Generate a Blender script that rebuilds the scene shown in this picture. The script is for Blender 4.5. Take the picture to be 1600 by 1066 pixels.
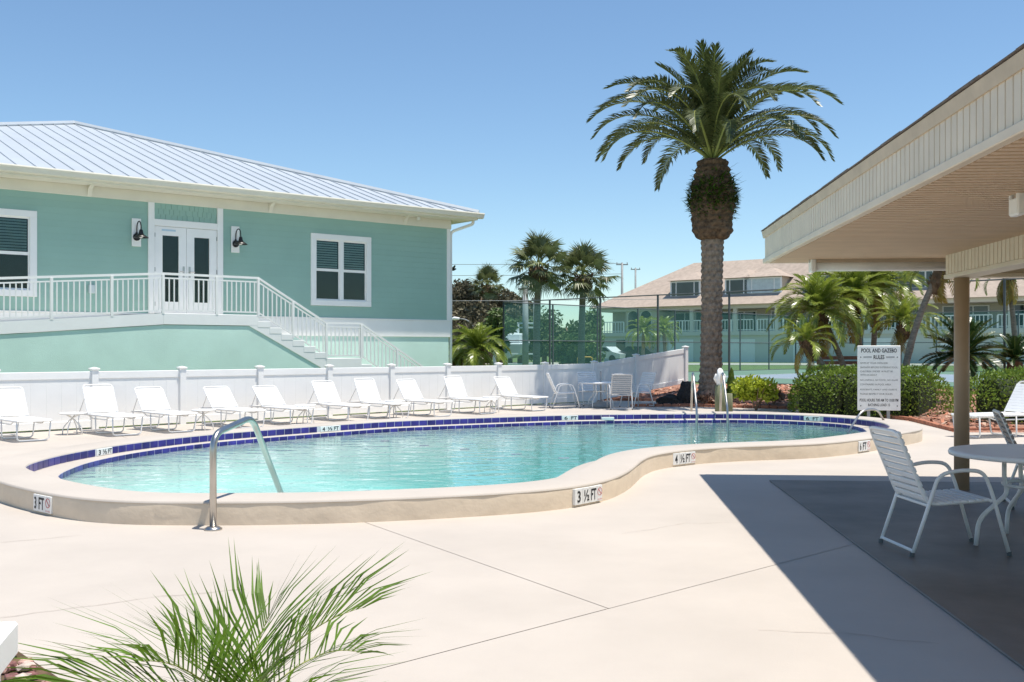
import bpy, bmesh, math, random
from mathutils import Vector, Matrix, noise
R = math.radians
sc = bpy.context.scene
for o in list(bpy.data.objects): bpy.data.objects.remove(o)
col = sc.collection

# ---------------------------------------------------------------- camera, sky, sun, exposure
cam = bpy.data.cameras.new('camera'); cam.lens = 36; cam.sensor_width = 36
cam.shift_y = 0.0088; cam.clip_start = 0.05; cam.clip_end = 6000
camo = bpy.data.objects.new('camera', cam); col.objects.link(camo)
camo.location = (0, 0, 1.51); camo.rotation_euler = (R(90), 0, 0); sc.camera = camo

SUN_EL = R(76); SUN_H = Vector((0.95, -0.31, 0)).normalized()       # horizontal direction towards the sun
sun_vec = SUN_H * math.cos(SUN_EL) + Vector((0, 0, math.sin(SUN_EL)))
w = bpy.data.worlds.new('World'); sc.world = w; w.use_nodes = True
nt = w.node_tree; nt.nodes.clear()
sky = nt.nodes.new('ShaderNodeTexSky'); sky.sky_type = 'NISHITA'; sky.sun_disc = False
sky.sun_elevation = SUN_EL; sky.sun_rotation = math.atan2(SUN_H.x, SUN_H.y)
sky.air_density = 1.0; sky.dust_density = 0.1; sky.ozone_density = 1.5
bg = nt.nodes.new('ShaderNodeBackground'); bg.inputs[1].default_value = 0.125
ow = nt.nodes.new('ShaderNodeOutputWorld')
hs = nt.nodes.new('ShaderNodeMix'); hs.data_type = 'RGBA'; hs.blend_type = 'MULTIPLY'; hs.inputs[0].default_value = 1; hs.inputs[7].default_value = (.83, .945, 1.0, 1)
nt.links.new(sky.outputs[0], hs.inputs[6]); nt.links.new(hs.outputs[2], bg.inputs[0]); nt.links.new(bg.outputs[0], ow.inputs[0])
sl = bpy.data.lights.new('sun', 'SUN'); sl.energy = 4.8; sl.angle = R(0.53); sl.color = (1, 0.945, 0.86)
so = bpy.data.objects.new('sun', sl); col.objects.link(so)
so.rotation_euler = sun_vec.to_track_quat('Z', 'Y').to_euler(); so.location = (0, 0, 30)
sc.view_settings.view_transform = 'Standard'; sc.view_settings.look = 'None'
sc.view_settings.gamma = 1; sc.view_settings.use_curve_mapping = False; sc.view_settings.exposure = 0.3
sc.cycles.max_bounces = 6; sc.cycles.diffuse_bounces = 3; sc.cycles.glossy_bounces = 3; sc.cycles.transparent_max_bounces = 12

# ---------------------------------------------------------------- helpers
class MB:
    def __init__(s): s.v = []; s.f = []; s.m = []
    def add(s, vs, fs, mi=0):
        b = len(s.v); s.v += [tuple(p) for p in vs]
        for f in fs: s.f.append(tuple(b + i for i in f)); s.m.append(mi)
        return s
    def box(s, x0, x1, y0, y1, z0, z1, mi=0):
        vs = [(x, y, z) for z in (z0, z1) for y in (y0, y1) for x in (x0, x1)]
        return s.add(vs, [(0, 2, 3, 1), (4, 5, 7, 6), (0, 1, 5, 4), (2, 6, 7, 3), (0, 4, 6, 2), (1, 3, 7, 5)], mi)
    def bbox(s, x0, x1, y0, y1, z0, z1, b=.006, mi=0):          # box with chamfered edges
        bm = bmesh.new(); bmesh.ops.create_cube(bm, size=1)
        for v in bm.verts:
            v.co = Vector(((x0 + x1) / 2 + v.co.x * (x1 - x0), (y0 + y1) / 2 + v.co.y * (y1 - y0), (z0 + z1) / 2 + v.co.z * (z1 - z0)))
        bmesh.ops.bevel(bm, geom=bm.edges[:], offset=b, segments=1, affect='EDGES')
        bm.verts.index_update()
        s.add([v.co[:] for v in bm.verts], [[v.index for v in f.verts] for f in bm.faces], mi); bm.free(); return s
    def tube(s, pts, r, n=8, mi=0, cap=True):
        pts = [Vector(p) for p in pts]; rs = r if isinstance(r, (list, tuple)) else [r] * len(pts)
        up = Vector((0, 0, 1)); vs = []; fs = []
        t0 = (pts[1] - pts[0]).normalized()
        a = t0.cross(up) if abs(t0.dot(up)) < .95 else t0.cross(Vector((1, 0, 0)))
        a.normalize()
        for i, p in enumerate(pts):
            t = (pts[min(i + 1, len(pts) - 1)] - pts[max(i - 1, 0)]).normalized()
            a = (a - t * a.dot(t)).normalized(); b = t.cross(a)
            for k in range(n):
                q = 2 * math.pi * k / n; vs.append(p + (a * math.cos(q) + b * math.sin(q)) * rs[i])
        for i in range(len(pts) - 1):
            for k in range(n):
                k2 = (k + 1) % n; fs.append((i * n + k, i * n + k2, (i + 1) * n + k2, (i + 1) * n + k))
        if cap: fs.append(tuple(range(n))[::-1]); fs.append(tuple((len(pts) - 1) * n + k for k in range(n)))
        return s.add(vs, fs, mi)
    def lathe(s, prof, n=24, mi=0, c=(0, 0, 0)):
        vs = [(c[0] + r * math.cos(2 * math.pi * k / n), c[1] + r * math.sin(2 * math.pi * k / n), c[2] + z) for r, z in prof for k in range(n)]
        fs = [(i * n + k, i * n + (k + 1) % n, (i + 1) * n + (k + 1) % n, (i + 1) * n + k) for i in range(len(prof) - 1) for k in range(n)]
        fs += [tuple(range(n))[::-1], tuple((len(prof) - 1) * n + k for k in range(n))]
        return s.add(vs, fs, mi)
    def prism(s, poly, ax, a0, a1, mi=0):                        # polygon in the plane normal to axis ax
        def P(p, a): return {'x': (a, p[0], p[1]), 'y': (p[0], a, p[1]), 'z': (p[0], p[1], a)}[ax]
        n = len(poly); vs = [P(p, a0) for p in poly] + [P(p, a1) for p in poly]
        return s.add(vs, [tuple(range(n))[::-1], tuple(range(n, 2 * n))] + [(i, (i + 1) % n, n + (i + 1) % n, n + i) for i in range(n)], mi)
    def quad(s, a, b, c, d, mi=0): return s.add([a, b, c, d], [(0, 1, 2, 3)], mi)
    def mesh(s, name, mats, smooth=False):
        me = bpy.data.meshes.new(name); me.from_pydata(s.v, [], s.f)
        for m in (mats if isinstance(mats, (list, tuple)) else [mats]): me.materials.append(m)
        me.polygons.foreach_set('material_index', s.m)
        if smooth: me.polygons.foreach_set('use_smooth', [True] * len(s.f))
        me.update(); return me
    def build(s, name, mats, parent=None, smooth=False, **kw):
        return link(name, s.mesh(name, mats, smooth), parent, **kw)
def fixn(me):
    bm = bmesh.new(); bm.from_mesh(me); bmesh.ops.recalc_face_normals(bm, faces=bm.faces[:]); bm.to_mesh(me); bm.free(); return me
def link(name, me, parent=None, loc=(0, 0, 0), rot=(0, 0, 0), scale=(1, 1, 1)):
    o = bpy.data.objects.new(name, me); col.objects.link(o); o.parent = parent
    o.location = loc; o.rotation_euler = rot; o.scale = scale; return o
def tag(o, label, cat=None, group=None, kind=None):
    o['label'] = label
    if cat: o['category'] = cat
    if group: o['group'] = group
    if kind: o['kind'] = kind
    return o
def thing(name, label, cat, loc=(0, 0, 0), rz=0, group=None):
    o = bpy.data.objects.new(name, None); col.objects.link(o); o.location = loc; o.rotation_euler = (0, 0, rz)
    o.empty_display_size = .1
    return tag(o, label, cat, group)
def struct(o, label): return tag(o, label, None, None, 'structure')
def kids(o): return [c for c in bpy.data.objects if c.parent == o]
def copy_tree(o, label=None, loc=None, rz=None, tree=None):
    tree = tree or {}
    def rec(a, par):
        c = a.copy(); col.objects.link(c); c.parent = par
        for ch in CH.get(a.name, []): rec(ch, c)
        return c
    CH = {}
    for c in bpy.data.objects:
        if c.parent: CH.setdefault(c.parent.name, []).append(c)
    r = rec(o, None)
    if label: r['label'] = label
    if loc: r.location = loc
    if rz is not None: r.rotation_euler = (0, 0, rz)
    return r

def rounded(pts, rad, n=5):                                        # polyline with rounded corners
    pts = [Vector(p) for p in pts]; out = [pts[0]]
    for i in range(1, len(pts) - 1):
        a, b, c = pts[i - 1], pts[i], pts[i + 1]
        d = min(rad, (a - b).length * .49, (c - b).length * .49)
        p, q = b + (a - b).normalized() * d, b + (c - b).normalized() * d
        for k in range(n + 1):
            t = k / n; out.append(p * (1 - t) ** 2 + b * 2 * t * (1 - t) + q * t * t)
    out.append(pts[-1]); return out

# ---------------------------------------------------------------- materials
def M(name, c, rough=.6, var=.08, scale=3, bump=0, bscale=60, metal=0, spec=.4, ovar=0, transl=0, c2=None, stretch=None, coat=0):
    m = bpy.data.materials.new(name); m.use_nodes = True; n = m.node_tree; L = n.links
    p = n.nodes['Principled BSDF']; out = n.nodes['Material Output']
    p.inputs['Roughness'].default_value = rough; p.inputs['Metallic'].default_value = metal
    p.inputs['Specular IOR Level'].default_value = spec; p.inputs['Coat Weight'].default_value = coat
    g = n.nodes.new('ShaderNodeNewGeometry'); vec = g.outputs['Position']
    if stretch:
        mp = n.nodes.new('ShaderNodeMapping'); mp.inputs['Scale'].default_value = stretch; L.new(vec, mp.inputs[0]); vec = mp.outputs[0]
    nz = n.nodes.new('ShaderNodeTexNoise'); nz.inputs['Scale'].default_value = scale; nz.inputs['Detail'].default_value = 6
    nz.inputs['Roughness'].default_value = .6; L.new(vec, nz.inputs['Vector'])
    rp = n.nodes.new('ShaderNodeValToRGB'); e = rp.color_ramp.elements
    lo = tuple(x * (1 - var * 1.5) for x in c) + (1,); hi = tuple(min(1, x * (1 + var * 1.5)) for x in (c2 or c)) + (1,)
    e[0].position = .3; e[1].position = .7; e[0].color = lo; e[1].color = hi
    L.new(nz.outputs[0], rp.inputs[0]); cs = rp.outputs[0]
    if ovar:
        oi = n.nodes.new('ShaderNodeObjectInfo'); mr = n.nodes.new('ShaderNodeMapRange')
        mr.inputs[3].default_value = 1 - ovar; mr.inputs[4].default_value = 1 + ovar; L.new(oi.outputs['Random'], mr.inputs[0])
        h = n.nodes.new('ShaderNodeHueSaturation'); L.new(mr.outputs[0], h.inputs['Value']); L.new(cs, h.inputs['Color']); cs = h.outputs[0]
    L.new(cs, p.inputs['Base Color'])
    if bump:
        bn = n.nodes.new('ShaderNodeTexNoise'); bn.inputs['Scale'].default_value = bscale; bn.inputs['Detail'].default_value = 4; L.new(vec, bn.inputs['Vector'])
        b = n.nodes.new('ShaderNodeBump'); b.inputs['Strength'].default_value = 1; b.inputs['Distance'].default_value = bump
        L.new(bn.outputs[0], b.inputs['Height']); L.new(b.outputs[0], p.inputs['Normal'])
    if transl:
        t = n.nodes.new('ShaderNodeBsdfTranslucent'); mx = n.nodes.new('ShaderNodeMixShader'); mx.inputs[0].default_value = transl
        L.new(cs, t.inputs[0]); L.new(p.outputs[0], mx.inputs[1]); L.new(t.outputs[0], mx.inputs[2]); L.new(mx.outputs[0], out.inputs[0])
    return m
def glass_mat(name, tint, refl=.12, rough=.02):
    m = bpy.data.materials.new(name); m.use_nodes = True; n = m.node_tree; L = n.links; n.nodes.clear()
    o = n.nodes.new('ShaderNodeOutputMaterial'); t = n.nodes.new('ShaderNodeBsdfTransparent'); t.inputs[0].default_value = tint + (1,)
    g = n.nodes.new('ShaderNodeBsdfGlossy'); g.inputs['Roughness'].default_value = rough
    f = n.nodes.new('ShaderNodeFresnel'); f.inputs[0].default_value = 1.42
    ad = n.nodes.new('ShaderNodeMath'); ad.operation = 'ADD'; ad.inputs[1].default_value = refl; ad.use_clamp = True
    mx = n.nodes.new('ShaderNodeMixShader'); L.new(f.outputs[0], ad.inputs[0]); L.new(ad.outputs[0], mx.inputs[0])
    L.new(t.outputs[0], mx.inputs[1]); L.new(g.outputs[0], mx.inputs[2]); L.new(mx.outputs[0], o.inputs[0]); return m
m_deck = M('deck_coating', (.49, .437, .38), .75, .05, .7, .0012, 90)
m_gap = M('joint_gap', (.5, .42, .34), .9)
m_curb = M('curb_stucco', (.70, .58, .44), .85, .05, 4, .004, 16)  # warm bounce light on the curb face put into the tan base
m_tile = M('cobalt_tile', (.04, .03, .20), .28, .2, 6, 0, spec=.4, ovar=.3)
m_grout = M('grout', (.6, .6, .62), .8)
m_basin = M('pool_plaster', (.58, .66, .64), .6, .03, .8)
m_white = M('white_vinyl', (.88, .87, .84), .4, .02, 2)
m_wpaint = M('white_trim_paint', (.86, .85, .82), .5, .02, 2)
m_cream = M('cream_trim_paint', (.74, .7, .6), .55, .03, 2)
m_teal = M('teal_siding_paint', (.30, .47, .40), .6, .02, 1.5, .0006, 80, ovar=.015)
m_mint = M('mint_stucco', (.60, .79, .69), .85, .04, 1.2, .003, 60)
m_roofw = M('white_metal_roof', (.47, .505, .535), .35, .03, 1, spec=.5)
m_frame = M('white_powder_coat', (.84, .83, .80), .4, .02, 3)
m_strap = M('white_vinyl_strap', (.82, .82, .81), .45, .02, 4)
m_steel = M('stainless_steel', (.5, .48, .45), .3, .05, 8, metal=1)
m_black = M('black_metal', (.02, .018, .018), .4)
m_ink = M('black_ink', (.02, .02, .022), .6, 0)
m_red = M('red_ink', (.55, .06, .05), .6, 0)
m_plate = M('marker_ceramic', (.78, .77, .74), .3, .04, 20)
m_gold = M('brass', (.35, .25, .1), .35, metal=1)
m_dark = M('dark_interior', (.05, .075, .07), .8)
m_slat = M('white_shutter', (.55, .62, .62), .6)
m_glass = glass_mat('window_glass', (.68, .78, .76), .0)
m_gfascia = M('gazebo_vinyl_siding', (.72, .61, .47), .5, .04, 4, ovar=.03)
m_gtrim = M('gazebo_trim', (.55, .44, .32), .5, .07, 6)
m_soffit = M('soffit_vinyl', (.68, .50, .34), .6, .03, 4, ovar=.03)  # warm bounce from the ground put into the soffit's tan
m_shingle = M('roof_shingle_brown', (.16, .13, .11), .9, .2, 20, .004, 60)
m_post = M('tan_post_paint', (.44, .31, .20), .5, .05, 4)
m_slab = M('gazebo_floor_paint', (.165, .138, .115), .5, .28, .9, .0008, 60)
m_tubew = M('lamp_lens', (.75, .74, .7), .4)
m_grass = M('lawn', (.10, .16, .04), .9, .25, 3, .02, 30, c2=(.13, .17, .05))
m_mulch = M('red_mulch', (.26, .10, .065), .95, .4, 14, .03, 40, c2=(.36, .19, .13))
m_brick = M('edging_brick', (.42, .17, .10), .85, .15, 8, .003, 60, ovar=.18)
m_court = M('court_green', (.11, .20, .145), .85, .06, .6)
m_courtb = M('court_blue', (.21, .27, .32), .85, .05, .6)
m_line = M('court_line', (.75, .75, .75), .7)
m_path = M('path_concrete', (.42, .38, .33), .9, .06, 1)
m_galv = M('dark_fence_metal', (.11, .125, .125), .5, .1, 4)
m_pole = M('grey_pole', (.30, .31, .31), .6, .1, 4)
m_wood = M('weathered_wood', (.22, .15, .10), .8, .2, 8, .003, 40)
m_bench = M('brown_bench_slat', (.24, .13, .09), .7, .15, 8)
m_pile = M('green_treated_wood', (.20, .21, .12), .85, .2, 10, .005, 50, stretch=(1, 1, .15))
m_yellow = M('yellow_paint', (.55, .32, .05), .5)
m_lava = M('lava_rock', (.42, .16, .13), .9, .35, 30, .004, 120, ovar=0, c2=(.55, .36, .30))
m_pink = M('pink_cloth', (.75, .12, .25), .8)
m_trunk = M('palm_trunk_bark', (.27, .20, .15), .95, .3, 9, .01, 60)
m_boot = M('palm_boot_fibre', (.14, .085, .05), .95, .4, 9, .02, 50)
m_tk2 = M('grey_palm_bark', (.23, .19, .15), .95, .25, 9, .008, 60, stretch=(1, 1, 3))
m_rachis = M('frond_rib', (.28, .30, .08), .5, .1, 5)
m_frond = M('date_palm_leaf', (.085, .105, .035), .4, .25, 2, spec=.5, ovar=.2, transl=.18)
m_pyg = M('pygmy_palm_leaf', (.13, .21, .025), .3, .3, 3, spec=.6, ovar=.25, transl=.3, c2=(.28, .33, .05))
m_pygy = M('yellowing_palm_leaf', (.36, .25, .05), .45, .3, 3, ovar=.2, transl=.3)
m_fern = M('foreground_palm_leaf', (.11, .20, .02), .45, .25, 6, spec=.3, ovar=.15, transl=.35)
m_fan = M('fan_palm_leaf', (.15, .17, .07), .4, .25, 2, spec=.5, ovar=.25, transl=.15)
m_sago = M('sago_leaf', (.04, .085, .02), .35, .2, 2, spec=.5, ovar=.2, transl=.12)
m_hedge = M('hedge_leaf', (.12, .20, .03), .45, .35, 4, spec=.45, transl=.3, c2=(.20, .28, .04))
m_hcore = M('hedge_inner_body', (.03, .04, .015), .95)  # dark solid body filling the inside of the hedge
m_lime = M('lime_shrub_leaf', (.40, .46, .04), .45, .25, 6, transl=.35)
m_pine = M('dark_pine_needle', (.13, .115, .07), .9, .3, 1.5, transl=.1, ovar=.15)
m_tree = M('tree_leaf', (.11, .16, .05), .6, .3, 1.5, transl=.2, ovar=.2)
m_fernb = M('boot_fern', (.07, .12, .015), .6, .3, 6, transl=.25)
m_brom = M('bromeliad_leaf', (.22, .08, .06), .4, .4, 8, c2=(.30, .20, .14))
m_rock = M('dark_rock', (.035, .032, .03), .9, .3, 8, .02, 12)
m_condo = M('condo_stucco', (.62, .60, .54), .85, .04, .5)
m_condob = M('condo_tan_stucco', (.52, .47, .38), .85, .05, .5)
m_croof = M('condo_shingle', (.40, .325, .265), .95, .1, 2.5, .02, 8)
m_cwin = M('condo_window_glass', (.03, .05, .05), .08, .3, .3, spec=.7)
m_carw = M('white_car_paint', (.75, .76, .77), .25, 0, coat=.5)
m_card = M('dark_car_paint', (.04, .05, .055), .25, 0, coat=.5)
m_boat = M('boat_gelcoat', (.75, .77, .78), .35, .02)
def screen_mat():
    m = bpy.data.materials.new('green_windscreen_mesh'); m.use_nodes = True; n = m.node_tree; L = n.links; n.nodes.clear()
    o = n.nodes.new('ShaderNodeOutputMaterial'); t = n.nodes.new('ShaderNodeBsdfTransparent'); t.inputs[0].default_value = (.78, .95, .93, 1)
    d = n.nodes.new('ShaderNodeBsdfDiffuse'); d.inputs[0].default_value = (.16, .34, .30, 1)
    mx = n.nodes.new('ShaderNodeMixShader'); mx.inputs[0].default_value = .22
    L.new(t.outputs[0], mx.inputs[1]); L.new(d.outputs[0], mx.inputs[2]); L.new(mx.outputs[0], o.inputs[0]); return m
m_screen = screen_mat()
def water_mat():
    m = bpy.data.materials.new('pool_water'); m.use_nodes = True; n = m.node_tree; L = n.links; n.nodes.clear()
    o = n.nodes.new('ShaderNodeOutputMaterial'); t = n.nodes.new('ShaderNodeBsdfTransparent'); t.inputs[0].default_value = (.94, .99, .99, 1)
    g = n.nodes.new('ShaderNodeBsdfGlossy'); g.inputs['Roughness'].default_value = .02
    geo = n.nodes.new('ShaderNodeNewGeometry'); mp = n.nodes.new('ShaderNodeMapping'); mp.inputs['Scale'].default_value = (.8, 1.6, 1)
    L.new(geo.outputs['Position'], mp.inputs[0])
    a = n.nodes.new('ShaderNodeTexNoise'); a.inputs['Scale'].default_value = 2.2; a.inputs['Detail'].default_value = 3; L.new(mp.outputs[0], a.inputs['Vector'])
    b = n.nodes.new('ShaderNodeBump'); b.inputs['Distance'].default_value = .016; L.new(a.outputs[0], b.inputs['Height'])
    f = n.nodes.new('ShaderNodeFresnel'); f.inputs[0].default_value = 1.33; L.new(b.outputs[0], f.inputs['Normal']); L.new(b.outputs[0], g.inputs['Normal'])
    mx = n.nodes.new('ShaderNodeMixShader'); L.new(f.outputs[0], mx.inputs[0]); L.new(t.outputs[0], mx.inputs[1]); L.new(g.outputs[0], mx.inputs[2])
    L.new(mx.outputs[0], o.inputs['Surface'])
    v = n.nodes.new('ShaderNodeVolumeAbsorption'); v.inputs['Color'].default_value = (.17, .905, .93, 1); v.inputs['Density'].default_value = .105
    L.new(v.outputs[0], o.inputs['Volume']); return m
m_water = water_mat()

# ---------------------------------------------------------------- pool outline
RIM = .21
NEAR = [(6.9, 17.19), (6.47, 16.51), (5.39, 15.29), (4.53, 14.49), (3.89, 14.15), (3.08, 13.9), (2.41, 13.51), (1.89, 13.0), (1.6, 12.38), (1.39, 11.56), (1.22, 10.95), (.94, 10.25), (.5, 9.72), (-.12, 9.36), (-1.02, 9.04), (-1.88, 8.85), (-2.73, 8.81), (-3.3, 8.84), (-3.75, 9.0), (-4.12, 9.25), (-4.55, 9.62), (-5.07, 10.15)]
FARI = [(-5.4, 11.3), (-5.62, 12.3), (-5.6, 13.25), (-5.37, 14.34), (-4.94, 15.45), (-4.36, 16.4), (-3.43, 17.55), (-2.34, 18.74), (-1.5, 19.3), (-.62, 19.81), (.97, 20.59), (1.88, 20.88), (3.69, 21.16), (4.68, 21.12), (5.69, 20.72), (6.45, 19.8), (6.68, 18.62), (6.5, 17.5)]
def catmull(P, per=8):
    out = []; n = len(P)
    for i in range(n):
        a, b, c, d = [Vector(P[(i + k) % n]) for k in (-1, 0, 1, 2)]
        for k in range(per):
            t = k / per
            out.append(.5 * ((2 * b) + (c - a) * t + (2 * a - 5 * b + 4 * c - d) * t * t + (3 * b - a - 3 * c + d) * t ** 3))
    return out
def resample(P, n):
    L = [0]
    for i in range(len(P)): L.append(L[-1] + (P[(i + 1) % len(P)] - P[i]).length)
    out = []; j = 0
    for k in range(n):
        s = L[-1] * k / n
        while L[j + 1] < s: j += 1
        t = (s - L[j]) / (L[j + 1] - L[j]); out.append(P[j].lerp(P[(j + 1) % len(P)], t))
    return out
def smooth_loop(P, it=6):
    for _ in range(it): P = [P[i] * .5 + (P[i - 1] + P[(i + 1) % len(P)]) * .25 for i in range(len(P))]
    return P
def normals(P):                                                    # outward for a clockwise loop
    out = []
    for i in range(len(P)):
        t = (P[(i + 1) % len(P)] - P[i - 1]).normalized(); out.append(Vector((-t.y, t.x)))
    return out
def offset(P, d):
    N = normals(P); return smooth_loop([p + n * d for p, n in zip(P, N)], 2)
fi = [Vector(p) for p in FARI]; fo = []
RW = .52
for i, p in enumerate(fi):
    t = (fi[min(i + 1, len(fi) - 1)] - fi[max(i - 1, 0)]).normalized(); fo.append(p + Vector((-t.y, t.x)) * RW)
ctrl = [Vector(p) for p in NEAR] + fo[:-1]
LO = smooth_loop(resample(catmull(ctrl), 400), 10)                 # clockwise seen from above: right -> near -> left -> far
area = sum(LO[i].x * LO[(i + 1) % 400].y - LO[(i + 1) % 400].x * LO[i].y for i in range(400))
if area > 0: LO.reverse()
LI = offset(LO, -RW)
LNI = normals(LI)
def sstep(a, b, x): t = max(0, min(1, (x - a) / (b - a))); return t * t * (3 - 2 * t)
LJ = smooth_loop([p - n_ * (.05 + .28 * sstep(.5, -.25, n_.y)) for p, n_ in zip(LI, LNI)], 4)
def loft(loops, name, mat, parent=None, smooth=True, cap=None):
    b = MB(); n = len(loops[0][0])
    for (P, z) in loops: b.v += [(p.x, p.y, z) for p in P]
    for a in range(len(loops) - 1):
        for i in range(n):
            j = (i + 1) % n; b.f.append((a * n + i, a * n + j, (a + 1) * n + j, (a + 1) * n + i)); b.m.append(0)
    if cap is not None: b.f.append(tuple(range(cap * n, cap * n + n))); b.m.append(0)
    me = b.mesh(name, mat, smooth); return link(name, fixn(me), parent)
def wob(P, a, s=1.3, sd=0.): 
    N = normals(P); return [p + n * a * noise.noise(Vector((p.x * s, p.y * s, sd))) for p, n in zip(P, N)]
# ---------------------------------------------------------------- terrain
DECK = [(-14, -6), (16, -6), (16, 18.75), (8.15, 18.9), (8.5, 21.8), (7.4, 26), (4.9, 27.2), (3.1, 27.3), (4.6, 28.7), (4.9, 30.2), (2.7, 30.6), (2.0, 29.6), (.95, 28.75), (-8.0, 19.85), (-14, 13.9)]
def sdist(x, y):
    ins = False; best = 1e9; n = len(DECK)
    for i in range(n):
        x0, y0 = DECK[i]; x1, y1 = DECK[(i + 1) % n]
        if (y0 > y) != (y1 > y) and x < (x1 - x0) * (y - y0) / (y1 - y0) + x0: ins = not ins
        dx, dy = x1 - x0, y1 - y0; t = max(0, min(1, ((x - x0) * dx + (y - y0) * dy) / (dx * dx + dy * dy)))
        best = min(best, math.hypot(x - x0 - t * dx, y - y0 - t * dy))
    return -best if ins else best
def zt(x, y):
    s = sdist(x, y)
    if s < -1.0: return -3.2
    if s < 0: return -.06
    return min(.4, .02 + .13 * s) + (.03 * noise.noise(Vector((x * 1.2, y * 1.2, 0))) if s < 6 else 0)
xs = [-3000, -300, -90, -40, -24] + [-17 + .45 * i for i in range(79)] + [24, 40, 90, 300, 3000]
ys = [-3000, -300, -60, -20] + [-9 + .45 * i for i in range(102)] + [45, 60, 90, 150, 400, 3000]
g = MB(); g.v = [(x, y, zt(x, y)) for y in ys for x in xs]; nx = len(xs)
for j in range(len(ys) - 1):
    for i in range(nx - 1):
        cx, cy = (xs[i] + xs[i + 1]) / 2, (ys[j] + ys[j + 1]) / 2
        g.f.append((j * nx + i, j * nx + i + 1, (j + 1) * nx + i + 1, (j + 1) * nx + i))
        g.m.append(1 if (2.2 < cx < 16 and 17.5 < cy < 33.2 and cy > 41.4 - 1.0 * (cx + .34) * .955 - 99) else 0)
struct(g.build('ground', [m_grass, m_mulch], smooth=True), 'lawn and mulch ground around the pool deck')

# ---------------------------------------------------------------- pool deck of concrete slabs
def deck_mesh():
    bm = bmesh.new()
    def loop(P, z):
        vs = [bm.verts.new((p[0], p[1], z)) for p in P]
        return [bm.edges.new((vs[i], vs[(i + 1) % len(vs)])) for i in range(len(vs))]
    es = loop(DECK, 0); es += loop(offset(LO, -.06)[::2], 0)
    bmesh.ops.triangle_fill(bm, use_beauty=True, use_dissolve=False, edges=es)
    return bm
J1 = (Vector((-1.15, 8.75)), Vector((.51, 6.07)))
J2 = (Vector((-.47, 5.0)), Vector((2.59, 7.9)))
J3 = (Vector((-5.2, 5.75)), Vector((-3.0, 6.4)))
# the first joint stops where it meets the second
JL = []
for a, b in (J1, J2):
    t = (b - a).normalized(); JL.append((a, Vector((-t.y, t.x))))
bm = deck_mesh()
deck = bpy.data.objects.new('pool_deck', None); col.objects.link(deck); struct(deck, 'pale coated concrete pool deck')
for p, n in JL + [(Vector((0, -1)), Vector((0, 1))), (Vector((7.2, 0)), Vector((1, 0))), (Vector((-7.5, 0)), Vector((1, 0)))]:
    bmesh.ops.bisect_plane(bm, geom=bm.verts[:] + bm.edges[:] + bm.faces[:], plane_co=(p.x, p.y, 0), plane_no=(n.x, n.y, 0))
groups = {}
for f in bm.faces:
    c = f.calc_center_median(); k = ((c.xy - JL[0][0]).dot(JL[0][1]) > 0 if (c.xy - JL[1][0]).dot(JL[1][1]) > 0 else None, (c.xy - JL[1][0]).dot(JL[1][1]) > 0); groups.setdefault(k, []).append(f)
for k, fs in groups.items():
    b = MB(); idx = {}
    for f in fs:
        ids = []
        for v in f.verts:
            if v.index not in idx or True:
                co = v.co.copy()
                for (p, n), sgn in zip(JL, k):
                    d = (co.xy - p).dot(n)
                    if abs(d) < .002 and sgn is not None: co.x += n.x * (.0035 if sgn else -.0035); co.y += n.y * (.0035 if sgn else -.0035)
                key = (round(co.x, 4), round(co.y, 4))
                if key not in idx: idx[key] = len(b.v); b.v.append((co.x, co.y, 0))
                ids.append(idx[key])
        b.f.append(tuple(ids)); b.m.append(0)
    b.build('deck_slab', m_deck, deck)
bm.free()
bm = deck_mesh(); me = bpy.data.meshes.new('deck_bed'); bm.to_mesh(me); bm.free(); me.materials.append(m_gap)
link('deck_bed', me, deck, (0, 0, -.006))

def crack(P, wd, seed):
    rnd = random.Random(seed); b = MB(); q = []
    for (x0, y0), (x1, y1) in zip(P[:-1], P[1:]):
        n_ = int(math.hypot(x1 - x0, y1 - y0) / .12) + 1
        q += [Vector((x0 + (x1 - x0) * k / n_ + rnd.gauss(0, .012), y0 + (y1 - y0) * k / n_ + rnd.gauss(0, .012))) for k in range(n_)]
    for a, c in zip(q[:-1], q[1:]):
        t = (c - a).normalized(); n_ = Vector((-t.y, t.x)) * wd * rnd.uniform(.4, 1)
        b.add([(a.x - n_.x, a.y - n_.y, .004), (c.x - n_.x, c.y - n_.y, .004), (c.x + n_.x, c.y + n_.y, .004), (a.x + n_.x, a.y + n_.y, .004)], [(0, 1, 2, 3)])
    b.build('hairline_crack', m_crack, deck)
m_crack = M('crack_fill', (.34, .285, .23), .9, .2, 20)
crack([(-2.9, 5.75), (-2.55, 6.0), (-2.15, 6.25), (-1.6, 6.5)], .0035, 1); crack([(1.3, 5.52), (1.8, 5.45), (2.3, 5.2)], .003, 2); crack([(-6, 7.4), (-4.2, 7.9), (-3.4, 8.4)], .003, 3); crack([(.9, 8.4), (1.5, 8.9), (2.4, 9.0)], .002, 4)
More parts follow.
